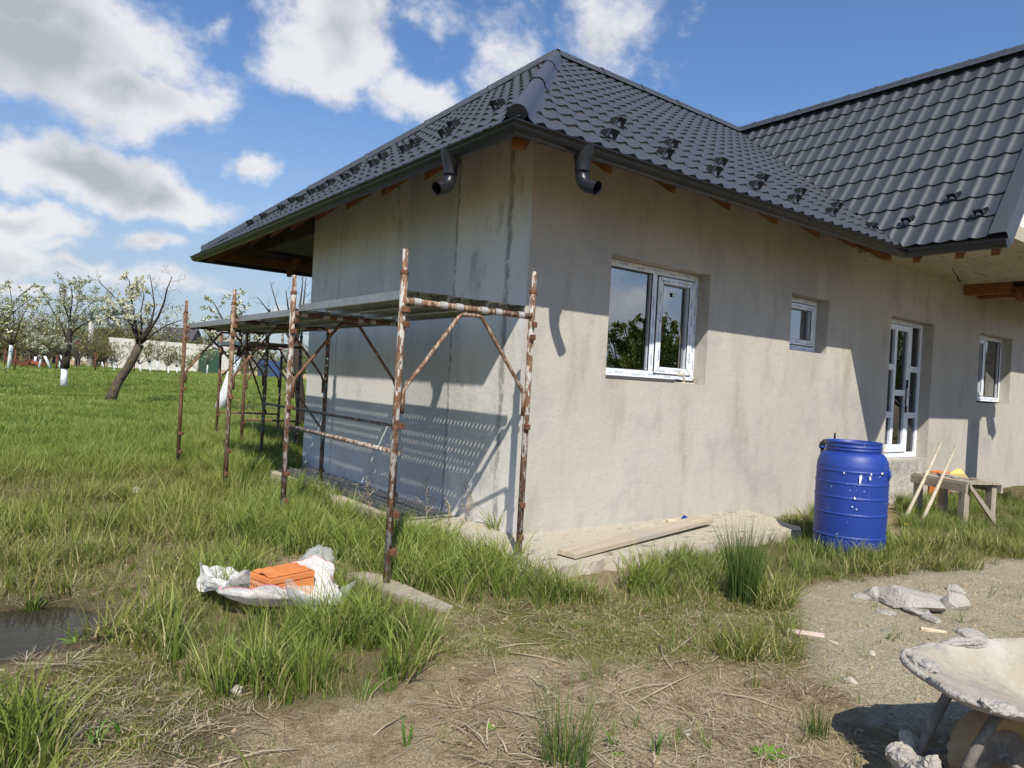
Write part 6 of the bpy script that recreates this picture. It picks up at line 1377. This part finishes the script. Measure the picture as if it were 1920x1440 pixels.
for k, (lab, x, y, h) in enumerate((('yellow dandelion at the edge of the slab under the scaffold', 497, 912, .1), ('yellow flower on the slab beside the pale batten', 648, 938, .14), ('yellow dandelion in the grass right of the blue barrel', 1698, 1003, .1), ('yellow dandelion in the meadow left of the scaffold', 172, 830, .12), ('yellow dandelion in the meadow behind the far scaffold pole', 366, 730, .25), ('yellow dandelion in the meadow right of the far scaffold pole', 378, 729, .25))):
    o = thing('dandelion', lab, 'flower', gp(x, y), 0, 'dandelions'); mb = MB(); mb.tube([(0, 0, 0), (.006, 0, h)], .002, 5); put('stem', mb, 'leaf_fresh', o); mb = MB(); s_ = 1 if y > 850 else 1.7
    for j in range(14):
        a = 2*math.pi*j/14; c, s = math.cos(a), math.sin(a); mb.add([(.006, 0, h), (.006+(.012*c-.004*s)*s_, (.012*s+.004*c)*s_, h+.004), (.006+.02*c*s_, .02*s*s_, h+.006), (.006+(.012*c+.004*s)*s_, (.012*s-.004*c)*s_, h+.004)], [(0, 1, 2, 3)])
    put('flower_head', mb, 'petal_yellow', o)
# dry umbel stalks and twiggy weeds by the scaffold
def dry_weed(label, x, y, h, seed, z0=-.1):
    p = onz(x, y, z0); T = Tree(seed); P_ = branch_path(T.rng, (0, 0, 0), (0, 0, 1), h, 6, .08, .05); T.limb(P_, .004, .0018, 4); T.sub(P_, .003, .0015, 8, h*.45, 1, 0, .35, .1, .8, .2)
    tag(put('dry_weed', T.wood, 'twig_dry', loc=(float(p[0]), float(p[1]), float(p[2]))), label, 'weed')
for k, (lab, x, y, h) in enumerate((('dry umbel stalk left of the house corner', 875, 1000, .42), ('dry branching weed behind the near scaffold pole', 800, 1000, .45), ('dry twiggy weed beside the near scaffold pole', 690, 985, .38), ('dry twiggy weed right of the near scaffold pole', 835, 1010, .3), ('dry brown twigs at the right window foot', 1885, 890, .5))): dry_weed(lab, x, y, h, 300+k)
for k, (lab, x, y, h) in enumerate((('twiggy dry bush at the far end of the side wall', 520, 862, 1.0), ('twiggy dry bush under the second scaffold', 470, 835, 1.0), ('low twiggy bush beside the far scaffold poles', 545, 872, .7))): dry_weed(lab, x, y, h, 310+k)
# long dead stems on the soil
rr = random.Random(21)
for k, ((x0, y0), (x1, y1)) in enumerate((((925, 1218), (1035, 1205)), ((955, 1225), (1060, 1245)), ((1160, 1305), (1270, 1285)), ((1190, 1320), (1330, 1255)), ((1240, 1240), (1330, 1170)), ((1235, 1210), (1262, 1262)), ((940, 1330), (1020, 1352)), ((1085, 1310), (1090, 1350)), ((330, 1340), (410, 1255)), ((390, 1440), (560, 1405)), ((1330, 1300), (1480, 1330)), ((700, 1385), (760, 1345)))):
    a = np.array(gp(x0, y0)); b = np.array(gp(x1, y1)); m_ = (a+b)/2+[rr.uniform(-.03, .03), rr.uniform(-.03, .03), .02]; mb = MB(); mb.tube([a+[0, 0, .01], m_, b+[0, 0, .012]], [.004, .0035, .002], 5)
    tag(put('dead_stem', mb, 'twig_dry'), ['pale dead stem at the left of the mossy patch', 'dead stem just below the mossy patch', 'dead stem left of the straw heap', 'long bent dead stem above the straw heap', 'thin straight dead stem pointing at the rush tuft', 'curved dead stem on the moss', 'dead stem left of the bottom rush clump', 'short upright dead stem behind the bottom rush clump', 'long dead stem left of the foreground grass', 'long dead stem at the bottom left edge', 'dead stem right of the straw heap', 'short dead stem on the bare soil below the grass clump'][k], 'stem', 'dead stems on the bare soil')
